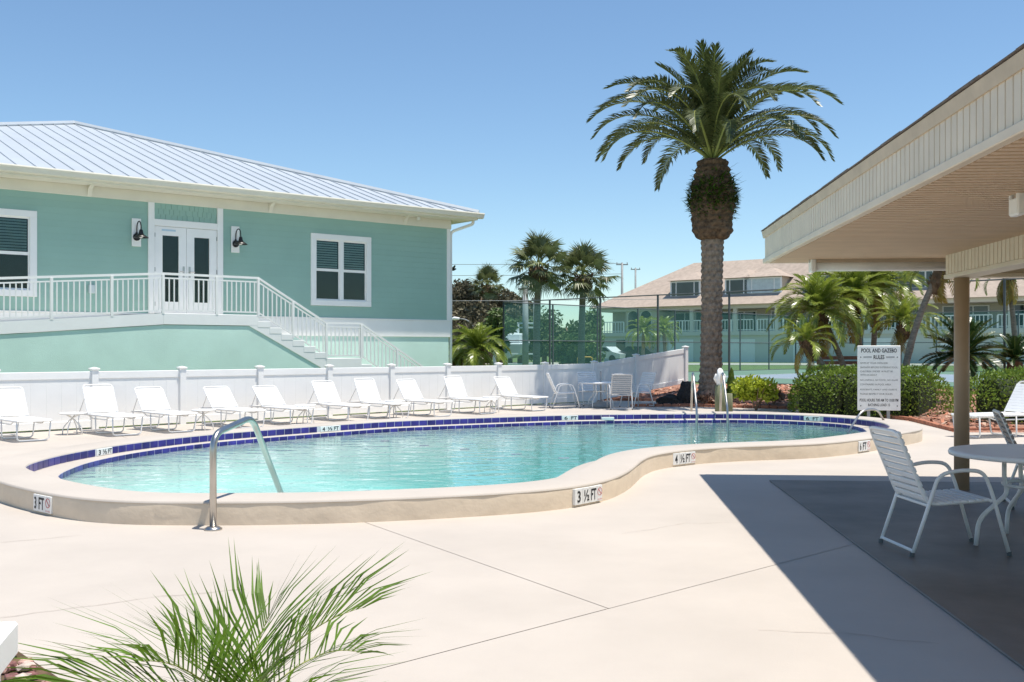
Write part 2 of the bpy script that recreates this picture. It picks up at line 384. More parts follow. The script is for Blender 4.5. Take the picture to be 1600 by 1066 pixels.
# ---------------------------------------------------------------- raised pool rim, tiles, basin, water
rim = loft([(wob(LO, .008, 2), -.02), (wob(LO, .01, 3, 5), .07), (wob(LO, .01, 2.5, 9), .16), (wob(offset(LO, -.004), .01, 2.5, 9), RIM - .02)], 'pool_curb', m_curb)
struct(rim, 'raised stucco curb, warm bounce light painted in as tan, round the kidney shaped pool')
cop = loft([(offset(LO, .004), RIM - .022), (offset(LO, .0), RIM - .006), (offset(LO, -.018), RIM), (offset(LI, .02), RIM), (offset(LI, .004), RIM - .006), (LI, RIM - .02)], 'coping', m_deck, rim)
TZ = RIM - .02; LED = TZ - .098; WZ = .035
loft([(LI, TZ), (LI, LED)], 'tile_backing', m_grout, rim)
loft([(LI, LED), (offset(LJ, .01), LED - .012), (LJ, LED - .018)], 'gutter_ledge', m_deck, rim)
loft([(LJ, LED - .018), (LJ, WZ - .10)], 'waterline_backing', m_grout, rim)
def depth(p): return -(.6 + max(0, min(1, (p.x + p.y * .45 - 3.5) / 8)) * 1.7)
bb = MB(); n = 400; prev = LJ
bb.v += [(p.x, p.y, WZ - .10) for p in LJ]
rings = [offset(LJ, -d) for d in (.0, .25)]
bb.v += [(p.x, p.y, depth(p) + .3) for p in rings[0]]; 
cen = Vector((-.2, 14.2))
for k, sfac in enumerate((.965, .8, .6, .4, .2, .02)):
    bb.v += [((cen + (p - cen) * sfac).x, (cen + (p - cen) * sfac).y, depth(cen + (p - cen) * sfac)) for p in LJ]
for a in range(7):
    for i in range(n):
        j = (i + 1) % n; bb.f.append((a * n + i, a * n + j, (a + 1) * n + j, (a + 1) * n + i)); bb.m.append(0)
bb.f.append(tuple(range(7 * n, 8 * n))); bb.m.append(0)
bas = link('pool_basin', fixn(bb.mesh('pool_basin', m_basin, True))); struct(bas, 'pale plaster basin of the swimming pool')
wat = loft([(offset(LJ, .02), -3.0), (offset(LJ, .02), WZ)], 'pool_water', m_water, smooth=False)
bm = bmesh.new(); bm.from_mesh(wat.data)
for z in (-3.0, WZ):
    bm.faces.new([v for v in sorted([v for v in bm.verts if abs(v.co.z - z) < 1e-4], key=lambda v: v.index)])
bmesh.ops.recalc_face_normals(bm, faces=bm.faces[:]); bm.to_mesh(wat.data); bm.free()
struct(wat, 'clear turquoise pool water')
# cobalt tiles along the sides the camera sees
def run_tiles(loop, z0, z1, proud, pitch, sel, skip=()):
    L = sum((loop[(i + 1) % len(loop)] - loop[i]).length for i in range(len(loop))); cnt = int(L / pitch)
    pts = resample(loop, cnt); N = normals(pts); b = MB(); h = pitch * .47; b.bbox(-h, h, 0, .012, z0, z1, .002); me = b.mesh('tile', m_tile); out = []
    for k in range(cnt):
        p = pts[k]; nn = N[k]
        if not sel(p, nn): continue
        if any((p - Vector(q)).length < r for q, r in skip): continue
        a = math.atan2(nn.y, nn.x) - math.pi / 2                   # local -y looks into the pool
        link('tile', me, rim, (p.x - nn.x * proud, p.y - nn.y * proud, 0), (0, 0, a)); out.append((p, nn, a))
    return out
facing = lambda p, nn: nn.dot(p.normalized()) > -.22 and not (p.y < 12 and p.x > -5.0 and p.x < 3)
IMK = [((-5.45, 13.78), .17), ((-3.15, 17.85), .22), ((1.17, 20.66), .20), ((6.03, 20.42), .2)]
run_tiles(LI, TZ - .094, TZ - .003, .006, .172, facing, IMK)
run_tiles(LJ, WZ - .03, LED - .022, .006, .172, facing)
for x, y in ((-2.08, 16.8), (-1.37, 16.0), (-.71, 15.4), (.06, 14.65), (.71, 14.13)):   # dark marker tiles seen through the water
    MB().bbox(-.075, .075, -.03, .03, 0, .01, .003).build('marker_tile', m_tile, bas, loc=(x, y, WZ - .02), rot=(0, 0, .1))

# lettering helper
def text_mesh(body, name, mat, w, h, bold=0.0):
    cu = bpy.data.curves.new('t', 'FONT'); cu.body = body; cu.offset = bold; cu.resolution_u = 3
    o = bpy.data.objects.new('t', cu); col.objects.link(o); bpy.context.view_layer.update()
    me = bpy.data.meshes.new_from_object(o.evaluated_get(bpy.context.evaluated_depsgraph_get()))
    bpy.data.objects.remove(o); bpy.data.curves.remove(cu)
    X = [v.co.x for v in me.vertices]; Y = [v.co.y for v in me.vertices]
    for v in me.vertices:                                          # fit to w x h, standing in the xz plane and facing -y
        v.co = Vector((((v.co.x - min(X)) / (max(X) - min(X)) - .5) * w, 0, ((v.co.y - min(Y)) / (max(Y) - min(Y)) - .5) * h))
    me.name = name; me.materials.clear(); me.materials.append(mat); return me
def marker(x, y, ang, zc, tiles, W, Hh, nodive, label):
    e = bpy.data.objects.new('depth_marker', None); col.objects.link(e); e.parent = rim; e.location = (x, y, zc); e.rotation_euler = (0, 0, ang); e['label'] = label
    x0 = -W / 2; 
    for s, wf in tiles:
        ww = W * wf
        MB().bbox(x0 + .002, x0 + ww - .002, -.008, .03, -Hh / 2, Hh / 2, .003).build('marker_tile', m_plate, e)
        if s == 'X':
            b = MB(); ra = min(ww * .42, Hh * .33); c = Vector((x0 + ww / 2, 0, Hh * .1))
            for k in range(24):
                q0, q1 = 2 * math.pi * k / 24, 2 * math.pi * (k + 1) / 24; P = lambda q, r: (c.x + r * math.cos(q), -.0105, c.z + r * math.sin(q))
                b.quad(P(q0, ra), P(q1, ra), P(q1, ra * .86), P(q0, ra * .86))
            d = ra * .66; t = ra * .07
            b.quad((c.x - d - t, -.0105, c.z + d - t), (c.x - d + t, -.0105, c.z + d + t), (c.x + d + t, -.0105, c.z - d + t), (c.x + d - t, -.0105, c.z - d - t))
            b.build('no_diving_symbol', m_red, e)
            link('lettering', text_mesh('NO DIVING', 'lettering', m_red, ww * .8, Hh * .09), e, (c.x, -.0105, -Hh * .38))
        elif s:
            link('lettering', text_mesh(s, 'lettering', m_ink, ww * (.42 if len(s) == 1 and s.isdigit() else .72), Hh * .72, .02), e, (x0 + ww / 2, -.0105, 0))
        x0 += ww
def curb_marker(px, py, tiles, W, Hh, label):
    p0 = Vector((px, py)); i = min(range(400), key=lambda k: (LO[k] - p0).length); nn = normals(LO)[i]; p = LO[i] + nn * .010
    marker(p.x, p.y, math.atan2(nn.y, nn.x) + math.pi / 2, .1, tiles, W, Hh, True, label)
curb_marker(-4.31, 9.4, [('3', .27), ('FT', .42), ('X', .31)], .34, .155, 'three feet depth marker with no diving symbol')
curb_marker(.74, 9.97, [('3', .28), ('½', .26), ('FT', .26), ('X', .2)], .46, .155, 'three and a half feet depth marker with no diving symbol')
curb_marker(2.25, 13.38, [('4', .28), ('½', .26), ('FT', .26), ('X', .2)], .46, .15, 'four and a half feet depth marker with no diving symbol')
curb_marker(5.15, 15.1, [('6', .28), ('FT', .42), ('X', .3)], .36, .15, 'six feet depth marker with no diving symbol')
def inner_marker(px, py, tiles, W, label):
    p0 = Vector((px, py)); i = min(range(400), key=lambda k: (LI[k] - p0).length); nn = -normals(LI)[i]; p = LI[i] + nn * .006
    marker(p.x, p.y, math.atan2(nn.y, nn.x) + math.pi / 2, TZ - .049, tiles, W, .092, False, label)
inner_marker(-5.45, 13.78, [('3', .33), ('½', .33), ('FT', .34)], .35, 'three and a half feet marker among the blue tiles')
inner_marker(-3.15, 17.85, [('4', .33), ('½', .33), ('FT', .34)], .42, 'four and a half feet marker among the blue tiles')
inner_marker(1.17, 20.66, [('6', .5), ('FT', .5)], .36, 'six feet marker among the blue tiles, middle of far side')
inner_marker(6.03, 20.42, [('6', .5), ('FT', .5)], .36, 'six feet marker among the blue tiles, right end')
MB().bbox(-.13, .13, -.03, .02, -.03, .03, .004).build('skimmer_cover', m_plate, rim, loc=(1.95, 20.86, TZ - .075))

# ---------------------------------------------------------------- teal clubhouse
BX, BY, BA = -7.98, 25.1, math.atan2(.624, .782)
def bloc(t, y=0, z=0):
    c, s = math.cos(BA), math.sin(BA); return (BX + t * c - y * s, BY + t * s + y * c, z)
bld = thing('clubhouse', 'teal sided clubhouse with white standing seam metal roof behind the fence', 'building', (BX, BY, 0), BA)
XR, XL, DEP = 7.855, -8.6, 16.4
MB().box(XL, XR, .03, DEP, 2.35, 5.3).build('upper_wall', m_teal, bld)
MB().box(XL + .02, XR - .02, .0, DEP, -.1, 1.885).build('lower_wall', m_mint, bld)
bd = MB().bbox(XL - .03, XR + .03, -.03, DEP, 1.885, 2.35, .008).build('floor_band', m_wpaint, bld)
MB().bbox(XL - .04, XR + .04, -.045, -.0, 2.35, 2.385, .006).build('band_cap', m_wpaint, bld)
MB().bbox(XR - .10, XR + .03, -.035, .12, 2.386, 5.27, .006).build('corner_board', m_wpaint, bld)
MB().bbox(XL - .03, XR + .05, -.045, .03, 5.05, 5.30, .006).build('frieze_board', m_cream, bld)
MB().box(XL - .6, XR + .6, -.60, DEP + .6, 5.30, 5.34).build('soffit', m_cream, bld)
OPEN = [(-5.27, -3.43, 2.70, 4.62), (3.357, 5.197, 2.70, 4.62), (-.95, .92, 2.3, 5.1)]
rows = 18; rh = (5.05 - 2.386) / rows
for k in range(rows):                                               # lapped siding boards
    z0 = 2.386 + k * rh; zm = z0 + rh / 2; segs = [(XL, XR - .10)]
    for a, b, c, d in OPEN:
        if c - .03 < zm < d + .03:
            segs = [q for (p, r) in segs for q in ((p, min(r, a)), (max(p, b), r)) if q[1] - q[0] > .02]
    for p, r in segs:
        MB().prism([(.031, z0), (-.022, z0), (-.012, z0 + rh + .012), (.031, z0 + rh + .012)], 'x', p, r).build('siding_board', m_teal, bld)
def window(x0, x1, z0, z1, blinds=True):
    b = MB(); t = .15; y0, y1 = -.055, .03
    b.bbox(x0, x1, y0, y1, z1 - t, z1); b.bbox(x0, x1, y0, y1, z0, z0 + t); b.bbox(x0, x0 + t, y0 + .001, y1, z0 + t, z1 - t); b.bbox(x1 - t, x1, y0 + .001, y1, z0 + t, z1 - t)
    wn = b.build('window', m_wpaint, bld)
    xa, xb, za, zb = x0 + t, x1 - t, z0 + t, z1 - t; xm = (xa + xb) / 2; zm = (za + zb) / 2
    b = MB(); b.bbox(xm - .05, xm + .05, -.040, .02, za, zb)
    wn2 = b.build('mullion', m_wpaint, wn)
    for (p, q) in ((xa, xm - .05), (xm + .05, xb)):
        s = MB()
        for (u, v) in ((za, zm), (zm, zb)):
            yo = -.012 if v == zb else -.004
            s.box(p, q, yo, yo + .03, u, u + .035); s.box(p, q, yo, yo + .03, v - .035, v); s.box(p, p + .03, yo + .001, yo + .029, u + .035, v - .035); s.box(q - .03, q, yo + .001, yo + .029, u + .035, v - .035)
            MB().box(p + .03, q - .03, yo + .012, yo + .018, u + .035, v - .035).build('pane', m_glass, wn)
        s.build('sash', m_wpaint, wn)
        sm = MB()
        for k in range(11):
            zz = zm + .06 + k * (zb - zm - .1) / 11; sm.add([(p + .05, .024, zz), (q - .05, .024, zz), (q - .05, .0285, zz + .045), (p + .05, .0285, zz + .045)], [(0, 1, 2, 3)])
        sm.build('shutter_slats', m_slat, wn)
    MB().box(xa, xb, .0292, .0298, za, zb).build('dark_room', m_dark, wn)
window(-5.27, -3.43, 2.70, 4.62); window(3.357, 5.197, 2.70, 4.62)
# double door with casing and shingled panel above
cas = MB(); cas.bbox(-.95, -.80, -.06, .03, 2.386, 5.05); cas.bbox(.77, .92, -.06, .03, 2.386, 5.05); cas.bbox(-.80, .77, -.055, .03, 4.50, 4.66)
cas.build('door_casing', m_wpaint, bld)
for r_ in range(3):                                                 # staggered shingles over the door
    z0 = 4.66 + r_ * .13; x = -.80
    random.seed(r_)
    while x < .765:
        ww = min(random.uniform(.10, .17), .768 - x); MB().prism([(.03, z0), (-.026 + random.uniform(-.003, .003), z0 - random.uniform(0, .012) * (r_ > 0)), (-.012, z0 + .145), (.03, z0 + .145)], 'x', x + .003, x + ww - .003).build('shingle', m_teal, bld); x += ww
for sgn, (a, b) in ((-1, (-.79, -.012)), (1, (-.004, .76))):
    d = MB(); y0, y1 = -.03, .025; ga, gb = a + .19, b - .19
    d.box(a, ga, y0, y1, 2.40, 4.49); d.box(gb, b, y0, y1, 2.40, 4.49); d.box(ga, gb, y0 + .0005, y1, 2.40, 2.68); d.box(ga, gb, y0 + .0005, y1, 4.28, 4.49)
    dl = d.build('door_leaf', m_wpaint, bld)
    MB().box(ga, gb, -.005, .003, 2.68, 4.28).build('pane', m_glass, dl)
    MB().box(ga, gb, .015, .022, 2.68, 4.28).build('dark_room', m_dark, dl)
    hx = b - .07 if sgn < 0 else a + .07
    h = MB(); h.bbox(hx - .025, hx + .025, -.038, -.03, 3.28, 3.55, .003); h.tube([(hx, -.038, 3.42), (hx, -.09, 3.42), (hx - sgn * -.11, -.09, 3.42)], .011, 6); h.build('handle', m_steel, dl)
    for z in (2.62, 3.45, 4.28):
        e = a if sgn < 0 else b; MB().bbox(e - .012, e + .012, -.045, -.028, z - .05, z + .05, .003).build('hinge', m_pole, dl)
MB().bbox(-.62, -.28, -.034, -.031, 4.385, 4.43, .0008).build('door_notice', M('notice_blue', (.45, .58, .68), .5), bld)
# brackets under the eave
for t in (-2.3, 2.2, 6.3, -6.4):
    MB().prism([(-.046, 5.06), (-.046, 5.298), (-.30, 5.298), (-.12, 5.22)], 'x', t - .05, t + .05).build('eave_bracket', m_cream, bld)
MB().lathe([(.05, 0), (.05, .06), (.03, .09)], 10).build('security_camera', m_wpaint, bld, loc=(6.62, -.25, 5.20))
# roof: pyramid with standing seams on the face towards the pool
EX0, EX1, EY0 = XL - .62, XR + .62, -.62
HW = (EX1 - EX0) / 2; RZ0, PK = 5.50, .330; APX = ((EX0 + EX1) / 2, EY0 + HW)
zr = lambda dist: RZ0 + PK * dist
ap = (APX[0], APX[1], zr(HW)); BKY = EY0 + 2 * HW
MB().add([(EX0, EY0, RZ0 - .01), (EX1, EY0, RZ0 - .01), (EX1, BKY, RZ0 - .01), (EX0, BKY, RZ0 - .01), (ap[0], ap[1], ap[2] - .01)], [(0, 1, 4), (1, 2, 4), (2, 3, 4), (3, 0, 4), (0, 3, 2, 1)]).build('roof', m_roofw, bld)
npan = 44; pw = (EX1 - EX0) / npan
for k in range(npan):
    a, b = EX0 + k * pw, EX0 + (k + 1) * pw; m = MB()
    da = min(a - EX0, EX1 - a); db = min(b - EX0, EX1 - b)
    P = [(a, EY0 - .03, RZ0 + .003), (b, EY0 - .03, RZ0 + .003), (b, EY0 + db, zr(db) + .004), (a, EY0 + da, zr(da) + .004)]
    m.add(P, [(0, 1, 2, 3)])
    if da > .1:
        u0, u1 = a - .008, a + .008; h = .03
        m.add([(u0, EY0 - .03, RZ0), (u1, EY0 - .03, RZ0), (u1, EY0 - .03, RZ0 + h), (u0, EY0 - .03, RZ0 + h), (u0, EY0 + da, zr(da)), (u1, EY0 + da, zr(da)), (u1, EY0 + da, zr(da) + h), (u0, EY0 + da, zr(da) + h)], [(0, 1, 2, 3), (0, 3, 7, 4), (3, 2, 6, 7), (1, 5, 6, 2), (4, 7, 6, 5)])
    m.build('roof_panel', m_roofw, bld)
for c in ((EX0, EY0), (EX1, EY0)):
    m = MB(); m.tube([(c[0], c[1], RZ0 + .02), (ap[0], ap[1], ap[2] + .03)], .085, 6); m.build('hip_cap', m_roofw, bld)
gp = [(-.62, 5.34), (-.62, 5.50), (-.745, 5.50), (-.755, 5.47), (-.735, 5.44), (-.71, 5.36), (-.66, 5.345)]
MB().prism(gp, 'x', EX0 - .1, EX1 + .12).build('gutter', m_cream, bld)
MB().prism([(y_ * 1.0 + 0, z) for y_, z in [(EX1, 5.34), (EX1, 5.5), (EX1 + .125, 5.5), (EX1 + .09, 5.36)]], 'y', -.62, BKY).build('gutter', m_cream, bld)
MB().box(EX0 + .02, EX1 - .004, -.618, -.60, 5.34, 5.49).build('fascia_board', m_cream, bld)
MB().tube(rounded([(EX1 + .03, -.3, 5.36), (EX1 + .03, -.3, 5.22), (XR + .09, .05, 4.98), (XR + .09, .05, 2.4), (XR + .09, .05, .3)], .12), .045, 8).build('downspout', m_wpaint, bld, True)
MB().bbox(-2.32, -2.18, -.07, -.03, 2.82, 3.02, .01).build('outlet_box', m_slat, bld)
# gooseneck wall lamps
def wall_lamp(t, zc, label):
    l = thing('wall_lamp', label, 'lamp', bloc(t, -.03, zc), BA, 'gooseneck lamps beside the clubhouse door'); l.scale = (.86, .86, .92)
    MB().bbox(-.125, .125, -.035, 0, -.36, .36, .005).build('backboard', m_wpaint, l)
    p = MB(); p.tube([(.0, -.035, -.12), (.0, -.07, -.12)], .1, 12); p.tube([(0, -.05, -.12), (0, -.05, .0)], .03, 8); p.build('mount', m_black, l)
    cpts = [(0, -.06, -.05)] + [(0, -.06 - .17 * (1 - math.cos(q)), .1 + .17 * math.sin(q)) for q in [math.pi * k / 10 for k in range(11)]] + [(0, -.40, .02)]
    MB().tube(cpts, .016, 6).build('gooseneck', m_black, l, True)
    MB().lathe([(.02, .07), (.045, .05), (.06, -.02), (.075, -.06), (.19, -.13), (.2, -.15), (.19, -.15), (.07, -.07), (.03, -.04)], 16, c=(0, -.40, -.02)).build('shade', m_black, l, True)
    MB().lathe([(.03, -.05), (.06, -.09), (.06, -.13), (.02, -.16)], 10, c=(0, -.40, -.02)).build('bulb_glass', m_tubew, l, True)
wall_lamp(-1.23, 4.30, 'black gooseneck lamp on white board left of the clubhouse door')
wall_lamp(1.24, 4.30, 'black gooseneck lamp on white board right of the clubhouse door')

# entry porch: ramp, landing, two flights of stairs
por = thing('entry_porch', 'white edged porch with ramp, landing and stairs on mint stucco walls', 'porch', (BX, BY, 0), BA)
YF = -1.5; Z0 = 2.35
T0, T1, T2, T3, T4 = -1.116, 1.19, 3.02, 4.03, 6.2
rampz = lambda t: Z0 + (t - T0) * .075
MB().box(T0, T1, YF + .02, -.10, Z0 - .26, Z0 - .002).build('landing', m_wpaint, por)
MB().bbox(T0 - .0, T1, YF - .022, YF + .02, Z0 - .26, Z0, .006).build('landing_edge', m_wpaint, por)
MB().prism([(-7.5, rampz(-7.5) - .26), (T0, Z0 - .26), (T0, Z0 - .003), (-7.5, rampz(-7.5))], 'y', YF - .022, -.1).build('ramp', m_wpaint, por)
LZ = Z0 - 7 * .15; rise1 = (Z0 - LZ) / 7
LZ = 1.30; rise1 = (Z0 - LZ) / 7; run1 = (T2 - T1) / 6
MB().prism([(-7.5, -.1), (T3 + .0, -.1), (T3, LZ - .27), (T2, LZ - .27), (T1 - .15, Z0 - .27), (T0, Z0 - .27), (-7.5, rampz(-7.5) - .27)], 'y', YF - .0, -.1).build('porch_wall', m_mint, por)
def flight(ta, za, nst, run, rise):
    for k in range(nst):
        x = ta + k * run; z = za - (k + 1) * rise
        MB().bbox(x - .02, x + run, YF - .025, -.25, z - rise * .98, z, .005).build('stair_step', m_wpaint, por)
flight(T1, Z0, 6, run1, rise1)
MB().bbox(T2, T3, YF - .028, -.25, LZ - .26, LZ, .005).build('mid_landing', m_wpaint, por)
run2 = (T4 - T3) / 7; rise2 = LZ / 8
flight(T3, LZ, 7, run2, rise2)
MB().prism([(T1 - .25, Z0 - .258), (T1, Z0 - .2), (T1, Z0 - rise1), (T2, LZ - .02), (T2, LZ - .25), (T2 - .12, LZ - .25)], 'y', YF - .020, YF + .03).build('stringer', m_wpaint, por)
MB().prism([(T3 - .2, LZ - .25), (T3, LZ - rise2), (T4, 0), (T4 - .35, 0)], 'y', YF - .020, YF + .03).build('stringer', m_wpaint, por)
# railing with individual balusters
rl = thing('porch_railing', 'white picket railing along the porch, ramp and stairs', 'railing', bloc(0, YF, 0), BA)
def rz_at(t):
    if t < T0: return rampz(t)
    if t < T1: return Z0
    if t < T2: return Z0 - (t - T1) / (T2 - T1) * (Z0 - LZ)
    if t < T3: return LZ
    return LZ - (t - T3) / (T4 - T3) * LZ
bal = MB().box(-.0125, .0125, -.0125, .0125, 0, .74).mesh('baluster', m_frame)
KN = [-7.4, T0, T1, T2, T3, T4]
for h, r_ in ((.90, .032), (.80, .02), (.07, .02)):
    for a, b in zip(KN[:-1], KN[1:]):
        za, zb = rz_at(a), rz_at(b - 1e-6) if b != T4 else 0
        MB().prism([(a, za + h - r_), (b, zb + h - r_), (b, zb + h + r_ * .6), (a, za + h + r_ * .6)], 'y', -r_ * .8, r_ * .8).build('handrail' if h > .85 else 'rail', m_frame, rl)
pst = MB().bbox(-.03, .03, -.029, .029, 0, .9, .004).mesh('post', m_frame)
for t in [-7.0, -5.2, -3.5, -2.25, T0, .15, T1, (T1 + T2) / 2, T2, T3, (T3 + T4) / 2, T4 - .05]: link('post', pst, rl, (t, 0, rz_at(t) - .02))
t = -7.3
while t < T4 - .1:
    link('baluster', bal, rl, (t, 0, rz_at(t) + .07)); t += .115

# ---------------------------------------------------------------- white vinyl fence
fen = thing('vinyl_fence', 'long white vinyl privacy fence behind the row of loungers', 'fence')
FP = [(-8.01 + 1.275 * i, 19.63 + 1.261 * i, 0) for i in range(-3, 8)] + [(2.33, 29.1, .03), (3.66, 30.25, .22), (5.35, 31.6, .46)]
FH = 1.15
capm = MB().bbox(-.085, .085, -.085, .085, -.02, .012, .006); capm.add([(-.075, -.075, .012), (.075, -.075, .012), (.075, .075, .012), (-.075, .075, .012), (0, 0, .035)], [(0, 1, 4), (1, 2, 4), (2, 3, 4), (3, 0, 4)]); capm = capm.mesh('post_cap', m_white)
fpost = MB().bbox(-.065, .065, -.065, .065, -.1, FH, .006).mesh('post', m_white)
for i, (x, y, z) in enumerate(FP):
    q = FP[min(i + 1, len(FP) - 1)]; p_ = FP[max(i - 1, 0)]; a = math.atan2(q[1] - p_[1], q[0] - p_[0])
    po = link('post', fpost, fen, (x, y, z), (0, 0, a)); link('post_cap', capm, po, (0, 0, FH + .0))
    if i == len(FP) - 1: break
    L = math.hypot(q[0] - x, q[1] - y); a = math.atan2(q[1] - y, q[0] - x); sl_ = (q[2] - z) / L
    def sheared(b):
        b.v = [(vx, vy, vz + sl_ * vx) for vx, vy, vz in b.v]; return b
    for nm, z0, z1, yy in (('top_rail', FH - .19, FH - .05, .03), ('bottom_rail', .03, .17, .03)):
        sheared(MB().bbox(.06, L - .06, -yy, yy, z0, z1, .006)).build(nm, m_white, fen, loc=(x, y, z), rot=(0, 0, a))
    nb = 6; bw = (L - .12) / nb
    for k in range(nb):
        sheared(MB().bbox(.06 + k * bw + .0003, .06 + (k + 1) * bw - .0003, -.016, .016, .165, FH - .185, .0015)).build('fence_board', m_white, fen, loc=(x, y, z), rot=(0, 0, a))
nf = thing('fence_post', 'white vinyl fence post with cap at the lower left corner', 'fence post', (-1.075, 2.0, 0), .25)
MB().bbox(-.06, .06, -.06, .06, -.05, .90, .012).build('shaft', m_white, nf)
c_ = MB().bbox(-.085, .085, -.085, .085, .885, .955, .006); c_.build('cap', m_white, nf)

# ---------------------------------------------------------------- gazebo
GX, GY, GA = 3.01, 12.15, -math.atan2(.079, .997)
gz = thing('gazebo', 'open gazebo with cream sided fascia and ribbed soffit tinted by painted bounce light on brown posts', 'gazebo', (GX, GY, 0), GA)
def gloc(x, y, z=0):
    c, s = math.cos(GA), math.sin(GA); return (GX + x * c - y * s, GY + x * s + y * c, z)
GW, GL, FB, FT = 8.4, 11.0, 2.55, 2.92
fst = MB().prism([(0.003, -.0445), (-.012, -.04), (-.012, .04), (.003, .0445)], 'z', 0, FT - FB - .12).mesh('fascia_plank', m_gfascia)
k = 0
while k * .096 < GL:
    link('fascia_plank', fst, gz, (0, -.06 - k * .096, FB + .045)); k += 1
fsf = MB().prism([(-.0445, -.003), (-.04, .012), (.04, .012), (.0445, -.003)], 'z', 0, FT - FB - .12).mesh('fascia_plank', m_gfascia)
for j in range(int(GW / .096)): link('fascia_plank', fsf, gz, (.06 + j * .096, 0, FB + .045))
MB().box(.004, GW, -GL, -.004, FB + .02, FT - .02).build('roof_frame', m_gtrim, gz)
MB().bbox(-.03, .035, -GL, .03, FB - .012, FB + .045, .006).build('lower_trim', m_gfascia, gz)
MB().bbox(.035, GW, -.035, .03, FB - .012, FB + .045, .006).build('lower_trim', m_gfascia, gz)
MB().prism([(-.04, FT - .005), (.02, FT + .01), (.02, FT - .08), (-.022, FT - .08)], 'y', -GL, .05).build('drip_edge', m_gtrim, gz)
MB().prism([(.075, FT - .005), (-.02, FT + .02), (-.02, FT - .08), (.03, FT - .08)], 'x', .021, GW).build('drip_edge', m_gtrim, gz)
rf = MB(); rz = FT + .0; hx = GW / 2
rf.add([(-.03, .03, rz), (GW, .03, rz), (GW, -GL, rz), (-.03, -GL, rz), (hx, -hx, rz + .55), (hx, -GL + hx, rz + .55)], [(0, 4, 1), (1, 4, 5, 2), (2, 5, 3), (3, 5, 4, 0)])
rf.build('roof', m_shingle, gz)
for k in range(24):
    MB().bbox(-.05, .05, -GL * (k + 1) / 24 + .004, -GL * k / 24 + .05 * (k == 0), rz + .002, rz + .012 + .003 * (k % 3), .002).build('shingle', m_shingle, gz)
sof = MB(); 
for (u, z) in ((0, .0), (.034, .0), (.04, .012), (.05, .012)): pass
sfm = MB().prism([(-.05, .045), (-.05, .0), (.014, .0), (.016, .04), (.05, .04), (.05, .045)], 'x', .04, GW).mesh('soffit_plank', m_soffit)
k = 0
while k * .1 < GL - .1:
    link('soffit_plank', sfm, gz, (0, -.09 - k * .1, FB - .012)); k += 1
# beams on posts
def beam(x0, x1, y0, y1, face):
    MB().box(x0 + .012, x1 - .012, y0 + .012, y1 - .012, 2.315, FB + .003).build('beam', m_gtrim, gz)
    MB().bbox(x0 - .01, x1 + .01, y0 - .01, y1 + .01, 2.285, 2.33, .006).build('beam_trim', m_gfascia, gz)
beam(1.78, 2.02, -10.5, -.85, 0); beam(2.021, 8.2, -1.12, -.90, 0)
bst = MB().prism([(.012, -.0445), (-.003, -.04), (-.003, .04), (.012, .0445)], 'z', 2.33, FB - .002).mesh('beam_plank', m_gfascia)
k = 0
while k * .096 < 9.5: link('beam_plank', bst, gz, (1.783, -.92 - k * .096, 0)); k += 1
pm = MB().lathe([(.078, 0), (.078, 2.29)], 24).mesh('post', m_post, True)
for x, y in ((1.9, -1.02), (1.9, -9.5), (7.5, -1.02), (7.5, -9.5)): link('post', pm, gz, (x, y, 0))
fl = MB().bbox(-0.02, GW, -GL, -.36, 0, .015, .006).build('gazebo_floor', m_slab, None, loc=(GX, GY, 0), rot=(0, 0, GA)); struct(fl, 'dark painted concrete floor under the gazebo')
def tube_light(x, y, ln, label):
    l = thing('tube_light', label, 'light', gloc(x, y, FB - .0), GA, 'fluorescent fixtures under the gazebo soffit')
    MB().bbox(0, ln, -.06, .06, -.05, -.001, .006).build('housing', m_gtrim, l)
    MB().lathe([(.06, 0), (.06, ln - .1)], 14).build('lens', m_tubew, l, True, loc=(.05, 0, -.085), rot=(0, R(90), 0))
    for x_ in (0, ln - .06): MB().bbox(x_, x_ + .06, -.075, .075, -.155, -.003, .012).build('end_cap', m_wpaint, l)
tube_light(.42, -.45, 1.62, 'long fluorescent light under the far edge of the gazebo soffit')
tube_light(.72, -5.35, 1.62, 'fluorescent light under the gazebo soffit cut by the right picture edge')

# ---------------------------------------------------------------- furniture
def make_lounger(back, label):
    l = thing('lounger', label, 'lounger', group='white strap loungers')
    W = .27; SH = .34; SL = 1.1; r_ = .0135
    f = MB(); f.tube(rounded([(-.5, -W, SH), (SL, -W, SH), (SL, W, SH), (-.5, W, SH)], .08), r_, 6); f.tube([(-.5, -W, SH), (-.5, W, SH)], r_, 6); f.build('frame', m_frame, l, True)
    for x in (-.42, .32, SL - .06):
        MB().tube(rounded([(x, -W, SH), (x - .03, -W + .02, .02), (x - .03, W - .02, .02), (x, W, SH)], .06), r_ * .95, 6).build('leg', m_frame, l, True)
    for s in (-1, 1):
        MB().tube(rounded([(.0, s * (W - .02), SH - .01), (.12, s * (W - .02), SH - .06), (.72, s * (W - .02), SH - .06), (.84, s * (W - .02), SH - .01)], .06), .012, 6).build('brace', m_frame, l, True)
    c, s_ = math.cos(back), math.sin(back); BL = .58
    P = lambda d, y: (-d * c, y, SH + .01 + d * s_)
    MB().tube(rounded([P(0, -W), P(BL, -W), P(BL, W), P(0, W)], .07), r_, 6).build('back_frame', m_frame, l, True)
    MB().tube([P(.38, W - .02), (-.46, W - .02, SH)], .01, 6).build('back_prop', m_frame, l); MB().tube([P(.38, -W + .02), (-.46, -W + .02, SH)], .01, 6).build('back_prop', m_frame, l)
    st = STRAP
    for k in range(10): d = .03 + k * .051; link('strap', st, l, P(d + .02, 0), (0, back, 0) if False else (0, back, 0))
    for k in range(18): link('strap', st, l, (.03 + k * .06, 0, SH + .004))
    return l
